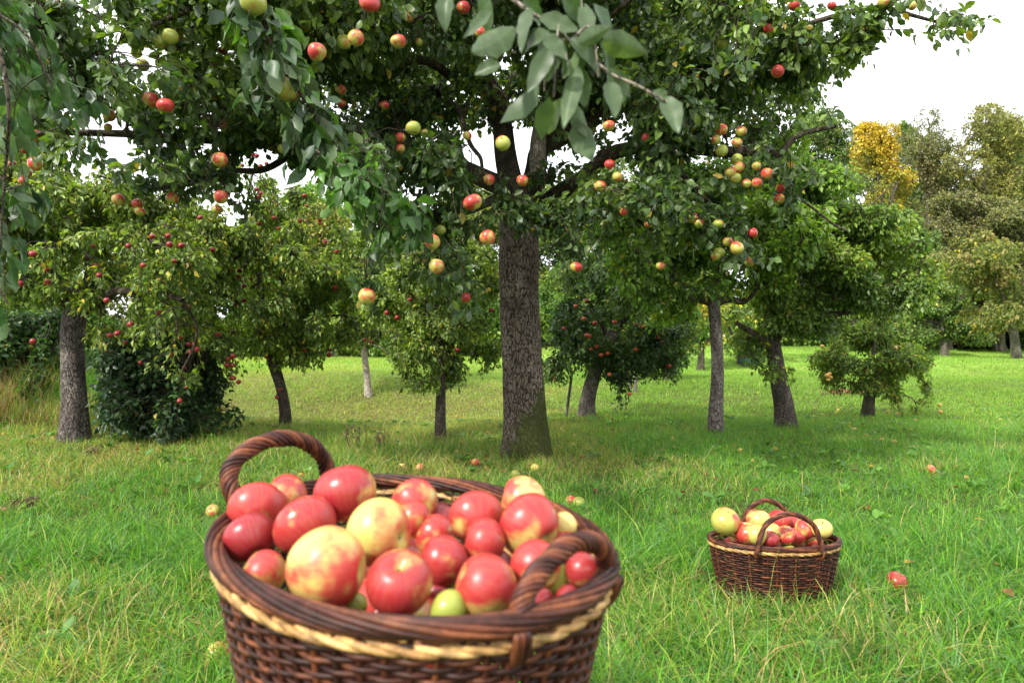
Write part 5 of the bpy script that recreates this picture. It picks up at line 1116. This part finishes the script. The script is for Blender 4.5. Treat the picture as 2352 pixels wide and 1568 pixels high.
# ------------------------------------------------------------------ the wood behind
OL = [[.10, .14, .04], [.14, .18, .05], [.075, .12, .035], [.18, .20, .06]]
GG = [[.07, .13, .034], [.10, .17, .04], [.14, .21, .05], [.05, .10, .03]]
GB = [[.12, .135, .055], [.165, .17, .08], [.085, .11, .04], [.20, .18, .10]]
YY = [[.36, .27, .025], [.42, .31, .035], [.30, .25, .03], [.22, .23, .04]]
YO = [[.17, .18, .05], [.24, .23, .06], [.12, .15, .045], [.16, .17, .06]]
def wood_tree(px, top, w, d, cols, n, seed, label, L=.17, bare=0.0, bottom=780, bark='bark_grey', clump=.5, name='tree', lpt=9, trunkw=.16, yellow=.02):
    b = np.array([(px-W0/2)/F0*d, d, 0.0]); b[2] = gz(b[0], b[1]); s_ = d/F0
    rt = empty(name, b, label, 'tree'); H = (HOR-top)*s_+CAMZ-b[2]; W = w*s_
    lean = rng.uniform(-.5, .5)
    q = [b+np.array([lean*t_*H*.1, 0, t_*H]) for t_ in (-.01, .2, .45, .7, .92)]
    trunk_tube(q, [trunkw, trunkw*.85, trunkw*.7, trunkw*.4, .03], 30, M[bark], rt, flare=.2, sides=14, seed=seed)
    s = Skel(); s.limb(q[1:], trunkw*.8, .03, 16)
    for k in range(9):
        z0 = rng.uniform(.2, .7); a_ = rng.uniform(0, 6.28); L_ = W*.5*rng.uniform(.6, 1)
        p0 = b+np.array([lean*z0*H*.1, 0, z0*H]); s.limb([p0, p0+np.array([math.cos(a_)*L_*.6, math.sin(a_)*L_*.6, .10*H]), p0+np.array([math.cos(a_)*L_, math.sin(a_)*L_, .26*H*rng.uniform(.6, 1)])], .07, .02, 10, wig=.5)
    bl = []
    zb = (HOR-bottom)*s_+CAMZ-b[2]
    for k in range(24):
        t_ = (k+rng.random())/24; z = zb+(H-zb)*(t_*.88); ww = W*.5*(1-max(0, t_-.6)*1.3)
        bl.append((b+np.array([rng.uniform(-1, 1)*ww*.75+lean*t_*H*.1, rng.uniform(-1, 1)*W*.3, z]), np.array([W*.26, W*.26, H*.075])*rng.uniform(.7, 1.2), 1.0))
    bl.append((b+np.array([lean*H*.09, 0, H*.90]), np.array([W*.22, W*.22, H*.085]), 1.1))
    s.grow(sample_blobs(bl, 70, seed+3, .3), r1=.008, rmax=.05, sag=.02)
    if bare:
        A_ = b+np.stack([rng.normal(0, W*.22, 60), rng.normal(0, W*.2, 60), H*rng.uniform(.85, 1.0+bare, 60)], -1)
        s.grow(A_, r1=.012, rmax=.03, sag=-.02)
    s.build('limbs', M[bark], rt, sides=5)
    crown(s, bl, n, lpt, L, cols, seed, droop=.2, clump=clump, csc=.8, maxd=.9, parent=rt, mat='leaf_far', woodmat=bark, yellow=yellow, tr=.007, wl=.62)
WT = [(1895, 226, 250, 42, GG, 1900, 'round topped green tree in the wood, left of the yellow one', .19, 0), (2010, 262, 125, 35, YY, 520, 'bright golden yellow tree top in the wood at the right', .17, 0), (1990, 330, 170, 40, OL, 1100, 'olive green tree directly behind the golden yellow one', .18, 0),
      (2125, 235, 180, 38, GB, 900, 'thinly leaved tree with bare twigs standing highest above the wood', .15, .17), (2245, 218, 210, 36, YO, 1100, 'yellow olive tree at the right with an open airy crown', .16, .05), (2345, 262, 150, 38, GG, 1100, 'green tree at the right edge of the wood', .18, .02), (2070, 262, 130, 44, GG, 900, 'dull green tree between the golden and the bare twigged tree', .18, 0),
      (2180, 430, 170, 31, GB, 1100, 'brownish green lower tree in front of the bare twigged one', .15, 0), (2300, 440, 190, 30, GB, 1300, 'grey brown lower tree in front of the wood at the right', .15, 0), (2080, 470, 170, 30, GG, 1100, 'dense green lower tree in front of the golden yellow one', .15, 0), (2170, 600, 150, 26, GG, 800, 'yellow green young tree low before the wood', .13, 0), (2400, 480, 180, 30, OL, 700, 'olive lower tree cut by the right edge', .16, 0),
      (1760, 300, 220, 42, GG, 1100, 'green tree of the wood behind the right crown edge', .2, 0), (1560, 380, 240, 42, OL, 1100, 'olive tree far behind the bright green crown', .2, 0), (1235, 405, 220, 44, GG, 1100, 'green tree far off just right of the big trunk', .2, 0), (1045, 415, 220, 46, OL, 1000, 'olive tree far off just left of the big trunk', .2, 0), (1340, 400, 240, 42, GG, 1100, 'green tree far behind the dense dark crown', .2, 0), (1130, 440, 240, 42, OL, 1000, 'olive tree far behind the big trunk', .2, 0),
      (930, 450, 220, 42, YO, 1000, 'yellowish tree far left of the big trunk', .2, 0), (770, 455, 190, 38, YO, 1000, 'yellow leaved tree behind the slender leaning tree', .18, 0), (2150, 300, 220, 46, GG, 900, 'tall green tree standing behind the bare twigged one', .19, 0), (2330, 330, 220, 44, OL, 900, 'tall olive tree in the second row at the right edge', .19, 0), (1960, 380, 200, 32, GG, 900, 'broad green tree in front of the golden one on its left', .17, 0), (1440, 330, 200, 44, GG, 900, 'tall green tree hidden behind the right half of the big crown', .2, 0), (690, 402, 160, 46, [[.09, .19, .03], [.12, .24, .04], [.16, .28, .045]], 1100, 'bright light green tree top far away in the gap of branches', .2, 0), (600, 455, 200, 42, OL, 1000, 'olive far tree left of the light green one', .2, 0),
      (430, 470, 230, 42, GG, 1000, 'green far tree behind the crimson apples', .2, 0), (240, 480, 230, 42, OL, 900, 'olive far tree behind the leftmost crown', .2, 0), (50, 480, 230, 42, GG, 900, 'green far tree near the left edge', .2, 0), (-130, 480, 220, 42, GG, 600, 'green far tree just beyond the left edge', .2, 0)]
for i_, (px, top, w, d, cols, n, lab, L, bare) in enumerate(WT):
    wood_tree(px, top, w, d, cols, int(n*(4.0 if px > 1850 else 3.3)), 700+i_*7, lab, L=L*(.82 if px > 1850 else 1.1), bare=bare, bottom=560 if cols is YY else 780, clump=.64 if cols is YY else .5)

grass()
